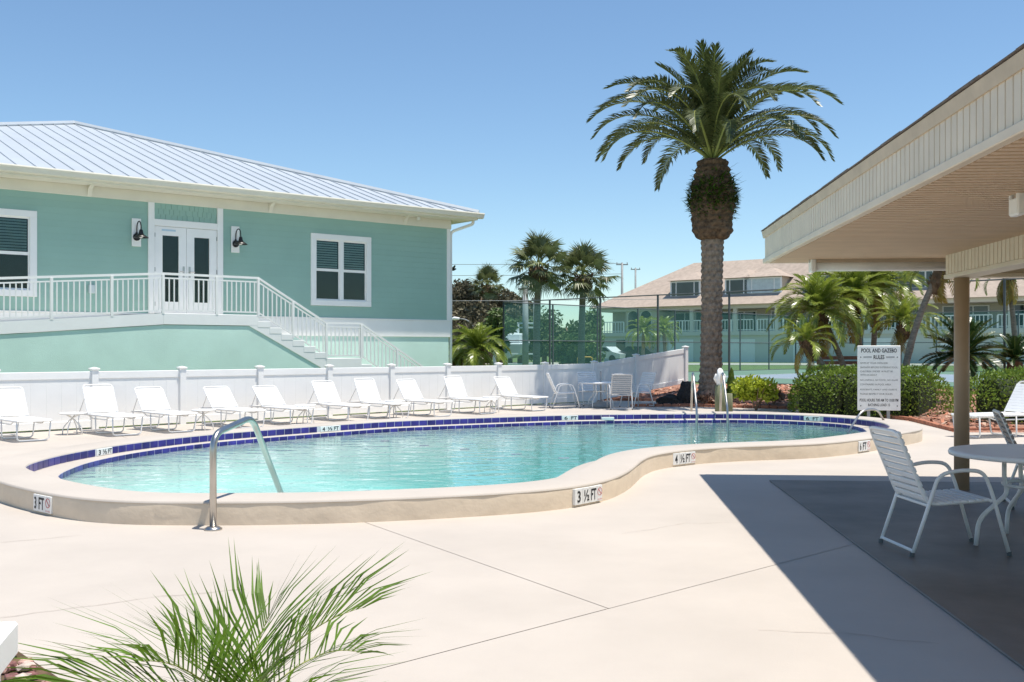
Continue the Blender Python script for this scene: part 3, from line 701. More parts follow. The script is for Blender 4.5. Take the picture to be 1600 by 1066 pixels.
STRAP = MB().bbox(-.0255, .0255, -.285, .285, -.004, .016, .004).mesh('strap', m_strap)
def ground(px, py, z=0): Y = (1.51 - z) * 1600 / (py - 547); return ((px - 800) / 1600 * Y, Y)
LA = math.atan2(-.711, .703)
# distance along the fence of each lounger hinge, and the angle of its back
LG = [(-8.6, 17.59, 62, 'leftmost white strap lounger, cut by the left picture edge'), (-7.47, 18.7, 64, 'second white strap lounger from the left, upright back, right of the first small table'), (-6.74, 19.42, 50, 'third white strap lounger from the left, back lowered'), (-5.72, 20.43, 46, 'fourth white strap lounger from the left, right of the second small table'), (-4.93, 21.21, 44, 'fifth white strap lounger from the left, back lowered, before the stairs'),
      (-3.94, 22.19, 56, 'sixth white strap lounger from the left, right of the third small table'), (-3.17, 22.95, 63, 'seventh white strap lounger from the left, upright back, left of the fourth small table'), (-2.28, 23.83, 54, 'fourth white strap lounger from the right along the fence, right of a small table'), (-1.29, 24.81, 64, 'upright white strap lounger below the clubhouse corner, left of the last small table'), (-0.05, 26.04, 55, 'last white strap lounger of the fence row, nearest the far patio table')]
made = {}
for x, y, a, lab in LG:
    if a not in made:
        o = make_lounger(R(a), lab); made[a] = o
    else: o = copy_tree(made[a], lab)
    o.location = (x, y, 0); o.rotation_euler = (0, 0, LA)
o = make_lounger(R(58), 'white strap lounger on the right beside the hedge, seen past the gazebo post')
o.location = (8.92, 18.05, 0); o.rotation_euler = (0, 0, R(200)); o.scale = (1.12, 1.12, 1.12)
def make_side_table(label):
    t = thing('side_table', label, 'side table', group='small white side tables between loungers')
    MB().lathe([(.21, .36), (.225, .37), (.225, .385), (.2, .392), (.0, .392)], 24).build('table_top', m_frame, t, True)
    for k in range(4):
        a = k * math.pi / 2 + .4; c, s = math.cos(a), math.sin(a)
        MB().tube(rounded([(c * .15, s * .15, .37), (-c * .03, -s * .03, .28), (-c * .17, -s * .17, .12), (-c * .18, -s * .18, 0)], .05), .01, 6).build('leg', m_frame, t, True)
    return t
st0 = None
for px, py, lab in ((113, 679, 'small white round side table between the two leftmost loungers'), (318, 672, 'small white round side table between the third and fourth loungers'), (477, 662, 'small white round side table between the fifth and sixth loungers'), (617, 653, 'small white round side table between the seventh and eighth loungers'), (768, 645, 'small white round side table left of the last lounger')):
    x, y = ground(px, py)
    if st0 is None: st0 = make_side_table(lab); o = st0
    else: o = copy_tree(st0, lab)
    o.location = (x, y, 0); o.rotation_euler = (0, 0, px * .01)
def make_chair(label, mf, ms, nm='patio_chair'):
    c = thing(nm, label, 'chair', group='strap patio chairs')
    W = .275; r_ = .0145
    for s in (-1, 1):
        y = s * W
        MB().tube(rounded([(-.36, y, .012), (-.24, y, .36), (-.165, y, .59), (.0, y, .625), (.17, y, .615), (.235, y, .45), (.36, y, .012)], .07), r_, 8).build('arm_frame', mf, c, True)
        for x in (-.36, .36): MB().tube([(x * 1.003, y, .0), (x, y, .03)], .018, 8).build('foot_cap', m_galv, c)
    MB().tube([(-.352, -W, .04), (-.352, W, .04)], .012, 8).build('stretcher', mf, c)
    yb = W - .025
    MB().tube(rounded([(.22, -yb, .40), (-.235, -yb, .37), (-.46, -yb, .90), (-.46, yb, .90), (-.235, yb, .37), (.22, yb, .40)], .07), r_, 8).build('seat_back_frame', mf, c, True)
    MB().tube([(.225, -W, .40), (.225, W, .40)], .012, 8).build('front_rail', mf, c)
    MB().tube([(-.235, -W, .365), (-.235, W, .365)], .012, 8).build('rear_rail', mf, c)
    st = MB().bbox(-.021, .021, -yb - .016, yb + .016, -.006, .018, .005).mesh('strap', ms)
    d = Vector((-.225, 0, .53)); L = d.length; ang = math.atan2(.53, .225)
    for k in range(10):
        t = (.05 + k * .056) / L; link('strap', st, c, (-.235 + d.x * t, 0, .37 + d.z * t), (0, ang, 0))
    for k in range(8): link('strap', st, c, (-.19 + k * .056, 0, .372 + k * .0037), (0, -.06, 0))
    return c
ch0 = make_chair('white strap armchair at the gazebo table in the foreground', m_frame, m_strap)
ch0.location = (3.24, 7.70, .015); ch0.rotation_euler = (0, 0, R(3))
def cchair(x, y, a, label, sc_=1): o = copy_tree(ch0, label, (x, y, 0), R(a)); return o
m_backlit = M('backlit_strap', (.30, .26, .23), .5);  # shade of the backlit chair put into the strap colour
ch2 = make_chair('strap chair with shade painted into its straps, behind the gazebo table at the right picture edge', m_frame, m_backlit); ch2.location = (5.12, 9.75, .015); ch2.rotation_euler = (0, 0, R(-18))
tw = MB(); tw.lathe([(.02, 0), (.055, .02), (.065, .06), (.05, .11), (.015, .13)], 12)
tag(tw.build('towel', m_pink, None, True, loc=(5.02, 9.86, .405)), 'small pink towel on the shaded chair by the gazebo post', 'towel')
def make_table(label, rad, zt_, extra=False):
    t = thing('patio_table', label, 'table', group='round white patio tables')
    MB().lathe([(rad - .03, zt_ - .045), (rad, zt_ - .04), (rad + .004, zt_ - .02), (rad - .004, zt_ - .004), (rad - .03, zt_), (0, zt_)], 48).build('table_top', m_frame, t, True)
    for k in range(4):
        a = k * math.pi / 2 + .55; c, s = math.cos(a), math.sin(a)
        MB().tube(rounded([(c * .27, s * .27, zt_ - .03), (c * .27, s * .27, .5), (c * .24, s * .24, .40), (c * .47, s * .47, .2), (c * .49, s * .49, .0)], .08), .017, 8).build('leg', m_frame, t, True)
    ring = [(math.cos(q) * .25, math.sin(q) * .25, .46) for q in [2 * math.pi * k / 24 for k in range(25)]]
    MB().tube(ring, .014, 8).build('ring', m_frame, t, True)
    return t
tb = make_table('round white patio table under the gazebo, cut by the right picture edge', .64, .72); tb.location = (4.04, 7.85, .015); tb.rotation_euler = (0, 0, R(150))
tx, ty = 2.33, 26.9
t2 = copy_tree(tb, 'round white patio table on the far side of the pool', (tx, ty, 0), R(20)); t2.scale = (.8, .8, .93)
ub = thing('umbrella_base', 'grey domed umbrella base with short pole under the far patio table', 'umbrella base', (tx, ty - .02, 0))
MB().lathe([(.26, 0), (.27, .05), (.2, .12), (.06, .16), (.03, .2)], 24).build('base', m_pole, ub, True); MB().tube([(0, 0, .15), (0, 0, .95)], .02, 8).build('pole', m_pole, ub)
cchair(tx - .95, ty - .1, 5, 'white strap chair left of the far patio table, seen side on')
cchair(tx - .2, ty + .95, -80, 'white strap chair behind the far patio table, facing the pool')
ch3 = make_chair('white strap chair seen from behind, its shade painted grey, in front of the far patio table', M('shaded_frame', (.62, .62, .62), .45), M('shaded_strap', (.42, .43, .44), .5)); ch3.location = (tx + .42, ty - .75, 0); ch3.rotation_euler = (0, 0, R(92))  # white chair seen from behind, its shade put into the grey colours
cchair(tx + .98, ty + .25, -145, 'white strap chair right of the far patio table by the mulch bed')

# ---------------------------------------------------------------- pool rails, sign, piling
hr = thing('grab_rail', 'bent stainless steel grab rail at the near side of the pool', 'handrail')
MB().tube(rounded([(-2.51, 8.6, 0), (-2.51, 8.6, .80), (-2.37, 9.33, .90), (-2.33, 10.75, -.25)], .15, 8), .029, 14).build('rail', m_steel, hr, True)
MB().lathe([(.075, 0), (.075, .012), (.05, .028), (.034, .032)], 20, c=(-2.51, 8.6, 0)).build('flange', m_steel, hr, True)
ld = thing('pool_ladder', 'stainless steel pool ladder rails on the far side of the pool', 'ladder')
for x in (3.72, 4.34):
    MB().tube(rounded([(x + .12, 21.95, 0), (x + .12, 21.8, .95), (x + .03, 21.2, 1.05), (x, 20.62, .3), (x, 20.6, -.7)], .2, 8), .024, 10).build('rail', m_steel, ld, True)
    MB().lathe([(.06, 0), (.06, .015), (.03, .03)], 14, c=(x + .12, 21.95, 0)).build('flange', m_steel, ld)
for z in (-.45, -.7): MB().bbox(3.72, 4.34, 20.57, 20.65, z - .015, z + .015, .004).build('tread', m_steel, ld)
ex = thing('exit_rail', 'chrome exit rail at the right end of the pool', 'handrail')
MB().tube(rounded([(6.9, 19.0, .2), (6.75, 18.9, .42), (6.4, 18.7, .42), (6.05, 18.5, .0), (6.05, 18.5, -.3)], .15), .02, 8).build('rail', m_steel, ex, True)
sg = thing('rules_sign', 'white pool and gazebo rules sign on two posts beside the pool', 'sign', (7.72, 21.55, 0), R(-8))
MB().bbox(-.435, .435, -.012, .012, .24, 1.60, .004).build('panel', m_plate, sg)
for x in (-.2, .2): MB().bbox(x - .03, x + .03, .014, .06, -.05, 1.4, .005).build('post', m_galv if False else m_pole, sg)
def line(s, z, w_, h_, x=0, left=False, b=.01, m=None):
    link('lettering', text_mesh(s, 'lettering', m or m_ink, w_, h_, b), sg, (x if not left else -.38 + w_ / 2, -.0135, z))
line('POOL AND GAZEBO', 1.50, .72, .088, b=.025); line('RULES', 1.36, .22, .088, b=.025)
for x in (-.23, .23): MB().box(x - .085, x + .085, -.0138, -.012, 1.355, 1.37).build('dash', m_ink, sg)
for x in (-.37, .37):
    for z in (1.36, .335): MB().lathe([(.014, 0), (.012, .008)], 10).build('bolt', m_galv, sg, loc=(x, -.012, z), rot=(R(90), 0, 0))
for s, z, w_ in (('SWIM AT YOUR OWN RISK', 1.235, .56), ('SHOWER BEFORE ENTERING POOL', 1.145, .76), ('CHILDREN UNDER 14 MUST BE', 1.06, .66), ('WITH AN ADULT', .985, .34), ('NO ANIMALS, NO FOOD, NO GLASS', .875, .76), ('CONTAINERS IN POOL AREA', .785, .62), ('RESIDENTS, FAMILY AND GUESTS', .675, .74), ('PLEASE RESPECT OUR RULES', .585, .65)):
    line(s, z, w_, .036, left=True, b=.0)
line('POOL HOURS 7:00 AM TO 10:00 PM', .455, .78, .062, b=.02); line('BATHING LOAD 15', .355, .44, .055, b=.02)
pl = thing('wooden_piling', 'short green grey wooden piling at the pool edge by the tall palm', 'piling', (4.98, 24.5, 0))
MB().lathe([(.125, -.05), (.128, .3), (.122, .66), (.115, .665)], 16).build('shaft', m_pile, pl, True)
MB().lathe([(.105, -.05), (.108, .2), (.1, .46), (.09, .465)], 14).build('shaft', m_pile, pl, True, loc=(.22, .12, 0))
bd_ = thing('bird_statue', 'white pelican statue perched on the wooden piling', 'statue', (4.98, 24.5, .665))
sm = MB(); sm.tube([(0, 0, 0), (0, .0, .06), (.005, .01, .14), (.01, .0, .22), (-.0, -.02, .30), (-.005, -.01, .37), (.0, .0, .405)], [.085, .09, .115, .11, .08, .066, .03], 12); sm.build('body', m_frame, bd_, True)
MB().tube([(-.03, -.04, .37), (-.055, -.085, .30), (-.05, -.1, .18), (-.03, -.09, .1)], [.026, .028, .02, .006], 8).build('beak', m_frame, bd_, True)
for s in (-1, 1): MB().tube([(s * .085, 0, .27), (s * .115, .03, .16), (s * .07, .09, .05)], [.03, .045, .012], 8).build('wing', m_frame, bd_, True)

# brick edging round the planting bed
eg = thing('brick_edging', 'red brick edging along the planting bed behind the pool', 'edging')
bk = MB().bbox(-.095, .095, -.05, .05, -.03, .075, .008).mesh('brick', m_brick)
random.seed(4)
for path in ([(3.15, 27.35), (4.9, 27.25), (7.42, 26.05), (8.52, 21.85), (8.2, 18.98), (12.5, 18.8)], [(2.62, 30.62), (4.95, 30.25)]):
    for (x0, y0), (x1, y1) in zip(path[:-1], path[1:]):
        L = math.hypot(x1 - x0, y1 - y0); a = math.atan2(y1 - y0, x1 - x0); n_ = int(L / .2)
        for k in range(n_):
            t = (k + .5) / n_; link('brick', bk, eg, (x0 + (x1 - x0) * t, y0 + (y1 - y0) * t, random.uniform(-.008, .008)), (random.uniform(-.03, .03), random.uniform(-.02, .02), a + random.uniform(-.03, .03)))

# ---------------------------------------------------------------- foliage generators
def frond_mesh(name, L, a0, bend, nl, ll, lw, seed, mats, vup=.35, pet=.12, droop=.25, curl=1.4, r0=.02, amin=28, amax=68, twist=0):
    rnd = random.Random(seed); N = 14; pts = [Vector((0, 0, 0))]; tang = []
    for i in range(N):
        s = (i + .5) / N; th = a0 - bend * s ** curl; t = Vector((math.cos(th), 0, math.sin(th))); tang.append(t); pts.append(pts[-1] + t * (L / N))
    b = MB(); b.tube(pts, [r0 * (1 - .85 * i / N) for i in range(N + 1)], 4, mi=1, cap=False)
    side = Vector((0, 1, 0)); tw = 0
    for k in range(nl):
        s = pet + (1 - pet) * (k + .5) / nl; i = min(N - 1, int(s * N)); fr = s * N - i
        p = pts[i].lerp(pts[i + 1], fr); t = tang[i]; upv = side.cross(t) * -1
        if upv.z < 0 and abs(t.x) > .01 and t.x > 0: upv = -upv
        prof = (math.sin(math.pi * min(1, .12 + .85 * (s - pet) / (1 - pet))) ** .55)
        al0 = R(amax - (amax - amin) * ((s - pet) / (1 - pet)) ** 1.2)
        for sg_ in (-1, 1):
            al = al0 + rnd.gauss(0, .09); l = ll * prof * rnd.uniform(.78, 1.12); v = vup * rnd.uniform(.6, 1.3)
            d = (t * math.cos(al) + side * sg_ * math.sin(al) + upv * v).normalized()
            d2 = (d + Vector((0, 0, -droop * rnd.uniform(.6, 1.5)))).normalized()
            wv = (t - d * t.dot(d)).normalized() * lw * .5
            q0, q1, q2 = p, p + d * l * .5, p + d * l * .5 + d2 * l * .5
            b.add([q0 - wv * .5, q0 + wv * .5, q1 + wv, q1 - wv, q2], [(0, 1, 2, 3), (3, 2, 4)], 0)
    return b.mesh(name, mats)
def fan_mesh(name, pet, rad, nseg, seed, mats):
    rnd = random.Random(seed); b = MB(); b.tube([(0, 0, 0), (pet * .5, 0, pet * .06), (pet, 0, 0)], [.022, .016, .012], 4, mi=1, cap=False)
    for k in range(nseg):
        a = -2.3 + 4.6 * k / (nseg - 1); l = rad * (1 - .25 * abs(a) / 2.3) * rnd.uniform(.85, 1.08); w_ = rad * .036
        d = Vector((math.cos(a), math.sin(a), .12 * math.cos(a * 2) - .05)); n_ = Vector((-math.sin(a), math.cos(a), 0)); o = Vector((pet, 0, 0))
        m1 = o + d * l * .6; tip = o + d * l + Vector((0, 0, -rad * rnd.uniform(.08, .36)))
        b.add([o, m1 - n_ * w_ + Vector((0, 0, .02)), m1 + n_ * w_ + Vector((0, 0, -.0)), tip], [(0, 1, 2), (1, 3, 2)], 0)
    return b.mesh(name, mats)
def leaf_cloud(b, c, rad, n_, sz, rnd, shell=.55, mi=0, stretch=1.6, flat=0):
    for _ in range(n_):
        while True:
            u = Vector((rnd.uniform(-1, 1), rnd.uniform(-1, 1), rnd.uniform(-1, 1)))
            if shell < u.length < 1 or (u.length < 1 and rnd.random() < .12): break
        p = Vector(c) + Vector((u.x * rad[0], u.y * rad[1], u.z * rad[2])); s = sz * rnd.uniform(.6, 1.35)
        a = Vector((rnd.gauss(0, 1), rnd.gauss(0, 1), rnd.gauss(0, 1) * (1 - flat))).normalized(); q = a.cross(Vector((rnd.gauss(0, 1), rnd.gauss(0, 1), rnd.gauss(0, 1)))).normalized()
        b.add([p - a * s * stretch * .5, p + q * s * .35, p + a * s * stretch * .5, p - q * s * .35], [(0, 1, 2, 3)], mi)
def palm(name, label, cat, base, top, trunk_r, fronds, nfr, elev, mats, tmat, boot=None, seed=0, group=None, scale=1, dead=None, ndead=0, trunk_seg=12, size=(0.85, 1.1)):
    rnd = random.Random(seed); P = thing(name, label, cat, base, 0, group); tv = Vector(top) - Vector(base)
    pts = [tv * (i / 12) + Vector((0, 0, 0)) + Vector((tv.x, tv.y, 0)) * (-.35 * math.sin(math.pi * i / 12)) * .5 for i in range(13)]
    rr = [trunk_r * (1.25 if i == 0 else 1 - .02 * i) * (1 + .05 * (i % 2)) for i in range(13)]
    MB().tube([p - Vector((0, 0, .1 if i == 0 else 0)) for i, p in enumerate(pts)], rr, trunk_seg).build('trunk', tmat, P, True)
    if boot:
        br, bl = boot; d = tv.normalized(); b = MB(); b.tube([tv - d * bl, tv - d * bl * .7, tv - d * bl * .25, tv + d * .05], [trunk_r, br, br * .95, br * .5], 12)
        for k in range(60):
            q = rnd.uniform(0, 6.28); h = rnd.uniform(-bl * .8, 0); o = tv + d * h + Vector((math.cos(q), math.sin(q), 0)) * br * .9
            b.tube([o, o + Vector((math.cos(q) * br * .35, math.sin(q) * br * .35, br * .5))], [br * .16, br * .05], 4)
        b.build('boots', m_boot, P)
    for k in range(nfr):
        f = (k + .5) / nfr; e = elev[0] + (elev[1] - elev[0]) * f ** .8
        me = fronds[min(len(fronds) - 1, int(f * len(fronds)))] if rnd.random() < .75 else rnd.choice(fronds)
        s = scale * rnd.uniform(*size)
        link('frond', me, P, tv + Vector((0, 0, rnd.uniform(-.05, .05))), (rnd.uniform(-.35, .35), -R(e + rnd.uniform(-8, 8)), k * 2.39996 + rnd.uniform(-.2, .2)), (s, s, s))
    for k in range(ndead):
        link('frond', rnd.choice(dead), P, tv - Vector((0, 0, .05)), (rnd.uniform(-.3, .3), -R(rnd.uniform(-65, -40)), rnd.uniform(0, 6.28)), (scale * .92,) * 3)
    return P

# tall date palm
pb = Vector((5.42, 27.95, .10)); TH = 5.29
dp = thing('date_palm', 'tall date palm with thick diamond scarred trunk behind the pool', 'palm tree', pb); dp.scale = (.93, .93, .93)
rnd = random.Random(3); tm = MB(); NR, NS = 150, 44
for i in range(NR + 1):
    h = i / NR; z = -.15 + h * (TH - .1); r_ = .305 + .14 * math.exp(-z / .35) - .03 * math.sin(h * 3) + .03 * math.exp(-(TH - z) / .5)
    for k in range(NS):
        q = 2 * math.pi * k / NS; u = q / (2 * math.pi) * 11; v = z / .17
        dm = max(0, 1 - 1.25 * (abs(((u + (0.5 if int(v) % 2 else 0)) % 1) - .5) + abs((v % 1) - .5)))
        rr = r_ + .05 * dm + .02 * noise.noise(Vector((math.cos(q) * 3, math.sin(q) * 3, z * 4)))
        tm.v.append((rr * math.cos(q) + .06 * h, rr * math.sin(q), z))
for i in range(NR):
    for k in range(NS):
        k2 = (k + 1) % NS; tm.f.append((i * NS + k, i * NS + k2, (i + 1) * NS + k2, (i + 1) * NS + k)); tm.m.append(0)
tm.build('trunk', m_trunk, dp, False)
bt = MB(); NR = 60; z0 = TH - .55; BH = 2.35
prof = lambda h: .31 + .27 * min(1, h / .13) ** .5 - .20 * max(0, (h - .62) / .38) ** 1.3 - .03 * math.sin(h * 9)
for i in range(NR + 1):
    h = i / NR
    for k in range(NS):
        q = 2 * math.pi * k / NS; u = q / (2 * math.pi) * 13; v = h * 13
        dm = max(0, 1 - 1.1 * (abs(((u + (.5 if int(v) % 2 else 0)) % 1) - .5) + abs((v % 1) - .5)))
        rr = prof(h) + .12 * dm * (.4 + .6 * h) + .06 * noise.noise(Vector((math.cos(q) * 2, math.sin(q) * 2, h * 6)))
        bt.v.append((rr * math.cos(q) + .06, rr * math.sin(q), z0 + h * BH))
for i in range(NR):
    for k in range(NS):
        k2 = (k + 1) % NS; bt.f.append((i * NS + k, i * NS + k2, (i + 1) * NS + k2, (i + 1) * NS + k)); bt.m.append(0)
bt.f.append(tuple(NR * NS + k for k in range(NS))); bt.m.append(0)
bt.build('boots', m_boot, dp)
fb = MB()
for _ in range(1500):
    q = rnd.uniform(0, 6.28); h = min(.98, max(.22, rnd.gauss(.55, .13))); rr = prof(h) + .06; p = Vector((rr * math.cos(q) + .06, rr * math.sin(q), z0 + h * BH))
    d = (Vector((math.cos(q), math.sin(q), rnd.uniform(-.6, .6))) + Vector((rnd.gauss(0, .4), rnd.gauss(0, .4), 0))).normalized(); l = rnd.uniform(.08, .22) * (2 if rnd.random() < .05 else 1); s = d.cross(Vector((0, 0, 1))).normalized() * .028
    fb.add([p - s, p + s, p + d * l * .6 + s * .8, p + d * l, p + d * l * .6 - s * .8], [(0, 1, 2, 3, 4)])
f_ = fb.build('boot_ferns', m_fernb, dp); f_['kind'] = 'stuff'
DF = [frond_mesh('date_frond_%d' % i, L, 0, be, 84, .58, .044, i, [m_frond, m_rachis], vup=.3, pet=.13, droop=.5, r0=.04, curl=1.7) for i, (L, be) in enumerate(((4.2, 1.85), (4.4, 1.9), (4.4, 1.85), (4.0, 1.6), (3.05, .8)))]
ctop = Vector((.06, 0, z0 + BH - .1))
nfr = 56
for k in range(nfr):
    f = (k + .5) / nfr; e = 20 + 66 * f ** 1.2
    link('frond', DF[min(4, int(f * 5))], dp, ctop + Vector((0, 0, .45 * f)), (rnd.uniform(-.35, .35), -R(e + 16 * (1 - f) + rnd.uniform(-7, 7)), k * 2.39996), (rnd.uniform(.86, 1.04),) * 3)

# pygmy date palms behind the hedge
PF = [frond_mesh('pygmy_frond_%d' % i, L, 0, be, 44, .30, .024, 20 + i, [m_pyg, m_rachis], vup=.25, pet=.1, droop=.55, r0=.014, curl=1.3) for i, (L, be) in enumerate(((1.4, 1.9), (1.45, 1.75), (1.35, 1.5), (1.1, .9)))]
PD = [frond_mesh('dry_frond_%d' % i, 1.2, 0, 1.2, 30, .26, .022, 30 + i, [m_pygy, m_rachis], vup=.1, pet=.1, droop=.8, r0=.014) for i in range(2)]
GP = 'pygmy date palms behind the hedge'
def pyg(px0, py0, px1, py1, Y, label, seed, n_=50, sc_=1.05, nd=13, boot=(.15, .5)):
    b = ((px0 - 800) / 1600 * Y, Y, 1.51 - (py0 - 547) / 1600 * Y - .5); t = ((px1 - 800) / 1600 * Y, Y, 1.51 - (py1 - 547) / 1600 * Y)
    b = (b[0], b[1], .15)
    return palm('pygmy_date_palm', label, 'palm tree', b, t, .085, PF, n_, (2, 85), None, m_tk2, boot, seed, GP, sc_, PD, nd)
pyg(1330, 590, 1278, 487, 26.0, 'pygmy date palm leaning left over the bench', 1)
pyg(1312, 590, 1258, 535, 25.0, 'lowest pygmy date palm at the left end of the hedge', 2, 20, .72, 5)
pyg(1350, 590, 1332, 470, 27.2, 'pygmy date palm with yellowing skirt standing behind the rules sign, left of the two', 3, nd=10)
pyg(1362, 590, 1372, 452, 28.4, 'taller pygmy date palm behind the rules sign with dry brown fronds', 4, nd=10)
pyg(1395, 590, 1412, 505, 25.6, 'small pygmy date palm right of the rules sign', 5, 26, .75, 7)
pyg(1405, 600, 1474, 408, 24.0, 'pygmy date palm leaning right up to the gazebo beam', 6, 26, .9, 8, (.16, .8))
pyg(1590, 590, 1575, 425, 30.0, 'pygmy date palm seen through the gazebo opening on the far right', 7, 18, .9, 12)
# clubhouse-side pygmy palms beyond the fence
GB_ = 'palms beyond the fence beside the clubhouse'
palm('pygmy_date_palm', 'bushy bright green palm beyond the fence beside the clubhouse corner', 'palm tree', (-1.22, 36, .3), (-1.22, 36, 1.55), .14, PF, 46, (-30, 85), None, m_boot, (.2, .6), 11, GB_, 1.0, PD, 6)
palm('pygmy_date_palm', 'small palm half hidden behind the clubhouse corner', 'palm tree', (-2.0, 37, .3), (-2.0, 37, 1.2), .12, PF, 26, (-30, 80), None, m_boot, (.18, .5), 12, GB_, .7, PD, 3)
palm('pygmy_date_palm', 'left of two small palms standing before the condominium', 'palm tree', (10.6, 83, .4), (10.7, 83, 3.0), .16, PF, 30, (-20, 85), None, m_tk2, None, 14, 'small palms before the condominium', 1.35, PD, 3)
palm('pygmy_date_palm', 'right of two small palms standing before the condominium', 'palm tree', (12.6, 84, .4), (12.4, 84, 3.1), .16, PF, 30, (-20, 85), None, m_tk2, None, 15, 'small palms before the condominium', 1.35, PD, 3)
# foreground palm
FF = [frond_mesh('foreground_frond_%d' % i, L, 0, be, 20, .42, .009, 40 + i, [m_fern, m_rachis], vup=.32, pet=.2, droop=.32, r0=.005, curl=1.5, amin=18, amax=52) for i, (L, be) in enumerate(((.58, 1.2), (.6, 1.05), (.52, .8), (.36, .5)))]
palm('young_palm', 'young feathery palm with narrow green leaflets in the foreground', 'palm tree', (-.83, 3.15, -.03), (-.83, 3.15, .36), .035, FF, 12, (10, 66), None, m_tk2, (.045, .16), 23, None, 1.0, size=(.8, 1.05))
# sago palms
SF = [frond_mesh('sago_frond_%d' % i, 1.1, 0, be, 60, .19, .024, 50 + i, [m_sago, m_rachis], vup=.3, pet=.08, droop=.05, r0=.012, curl=1.3, amin=55, amax=75) for i, be in enumerate((1.0, .8, .6))]
palm('sago_palm', 'dark sago palm with stiff fronds behind the gazebo post', 'palm tree', (11.7, 26.5, .3), (11.7, 26.5, 1.35), .2, SF, 60, (-20, 80), None, m_boot, None, 61, 'sago palms', 1.05)
palm('sago_palm', 'sago palm in a dark pot at the far right beyond the lounger', 'palm tree', (13.55, 27.6, .3), (13.55, 27.6, 1.25), .24, SF, 40, (-10, 80), None, m_boot, None, 62, 'sago palms', .75)
# fan palms
FN = [fan_mesh('fan_leaf_%d' % i, 1.0, .85, 32, 70 + i, [m_fan, m_rachis]) for i in range(3)]
GS = 'sabal palms beyond the tennis court'
def sabal(px, py, Y, label, seed, n_=46, sc_=1, tr=.17):
    x = (px - 800) / 1600 * Y; z = 1.51 + (547 - py) / 1600 * Y
    P = palm('sabal_palm', label, 'palm tree', (x, Y, .35), (x + .1, Y, z), tr, FN, n_, (-62, 88), None, m_tk2, (tr * 2.2, .9 * sc_), seed, GS, sc_)
    return P
sabal(838, 418, 46, 'fuller sabal fan palm on the left of the pair, brown boots below its crown', 81, 40, .95)
sabal(908, 432, 47.5, 'sabal fan palm on the right of the pair near the condominium roof', 82, 36, .95)
sabal(760, 446, 85, 'small distant fan palm above the dark pines', 83, 34, 1.0, .2)
# hedges
def hedge(label, path, wd, ht, seed, dens=1500):
    h = thing('hedge', label, 'hedge', (0, 0, 0), 0, 'clipped hedges along the planting bed'); rnd = random.Random(seed); core = MB(); lf = MB()
    core_pts = []
    for (x0, y0), (x1, y1) in zip(path[:-1], path[1:]):
        L = math.hypot(x1 - x0, y1 - y0); t = Vector((x1 - x0, y1 - y0)).normalized(); nn = Vector((-t.y, t.x)); n_ = int(dens * L)
        for _ in range(n_):
            s = rnd.uniform(-.1, L + .1); th = rnd.uniform(0, math.pi) if rnd.random() < .8 else rnd.choice((0, math.pi)); e = 2.6
            c_, s_ = math.cos(th), math.sin(th); rx = abs(c_) ** (2 / e) * (1 if c_ > 0 else -1) * wd / 2; e = 2.1; rz_ = s_ ** (2 / e) * ht * .55
            zz = ht * .45 + rz_ if s_ > .02 else rnd.uniform(.02, ht * .5)
            ds = min(s + (0 if (x0, y0) == path[0] else 9), L - s + (0 if (x1, y1) == path[-1] else 9)) + .1; tp = math.sqrt(max(.05, 1 - max(0, 1 - ds / .9) ** 2)); rx *= tp; zz *= tp
            bump = 1 + .09 * noise.noise(Vector((s * 2.0 + x0, th * 2, seed)))
            p = Vector((x0 + t.x * s + nn.x * rx * bump, y0 + t.y * s + nn.y * rx * bump, zz * bump)); p += Vector((rnd.gauss(0, .03), rnd.gauss(0, .03), rnd.gauss(0, .03)))
            out = (nn.to_3d() * rx + Vector((0, 0, rz_ + .15))).normalized(); d = (out + Vector((rnd.gauss(0, .6), rnd.gauss(0, .6), rnd.gauss(0, .5)))).normalized(); q = d.cross(Vector((rnd.gauss(0, 1), rnd.gauss(0, 1), rnd.gauss(0, 1)))).normalized(); sz = rnd.uniform(.035, .07)
            lf.add([p, p + d * sz * .5 + q * sz * .35, p + d * sz * 1.2, p + d * sz * .5 - q * sz * .35], [(0, 1, 2, 3)])
        pr = [(math.copysign(abs(math.cos(a)) ** .77, math.cos(a)) * wd * .45, ht * .43 + math.sin(a) ** .77 * ht * .5) for a in [math.pi * k / 10 for k in range(11)]]
        pr = [(wd * .44, .0)] + pr + [(-wd * .44, .0)]
        A, B = Vector((x0, y0)), Vector((x1, y1)); A = A + (t * .5 if (x0, y0) == path[0] else t * 0); B = B - (t * .5 if (x1, y1) == path[-1] else t * 0); pr = [(u * .93, v * .93) for u, v in pr]; vs = [(A.x + nn.x * u, A.y + nn.y * u, v) for u, v in pr] + [(B.x + nn.x * u, B.y + nn.y * u, v) for u, v in pr]; m_ = len(pr)
        core.add(vs, [(i, i + 1, m_ + i + 1, m_ + i) for i in range(m_ - 1)] + [tuple(range(m_)), tuple(range(m_, 2 * m_))[::-1]])
    core.build('inner_body', m_hcore, h); l_ = lf.build('leaves', m_hedge, h); l_['kind'] = 'stuff'; return h
hedge('clipped green hedge behind the rules sign', [(7.15, 25.2), (8.0, 23.8), (9.1, 22.8), (9.6, 22.4)], 1.6, 1.06, 1, 3000)
hedge('clipped green hedge behind the gazebo post and right hand lounger', [(8.95, 20.35), (12.6, 20.1)], 1.5, 1.08, 2, 2600)
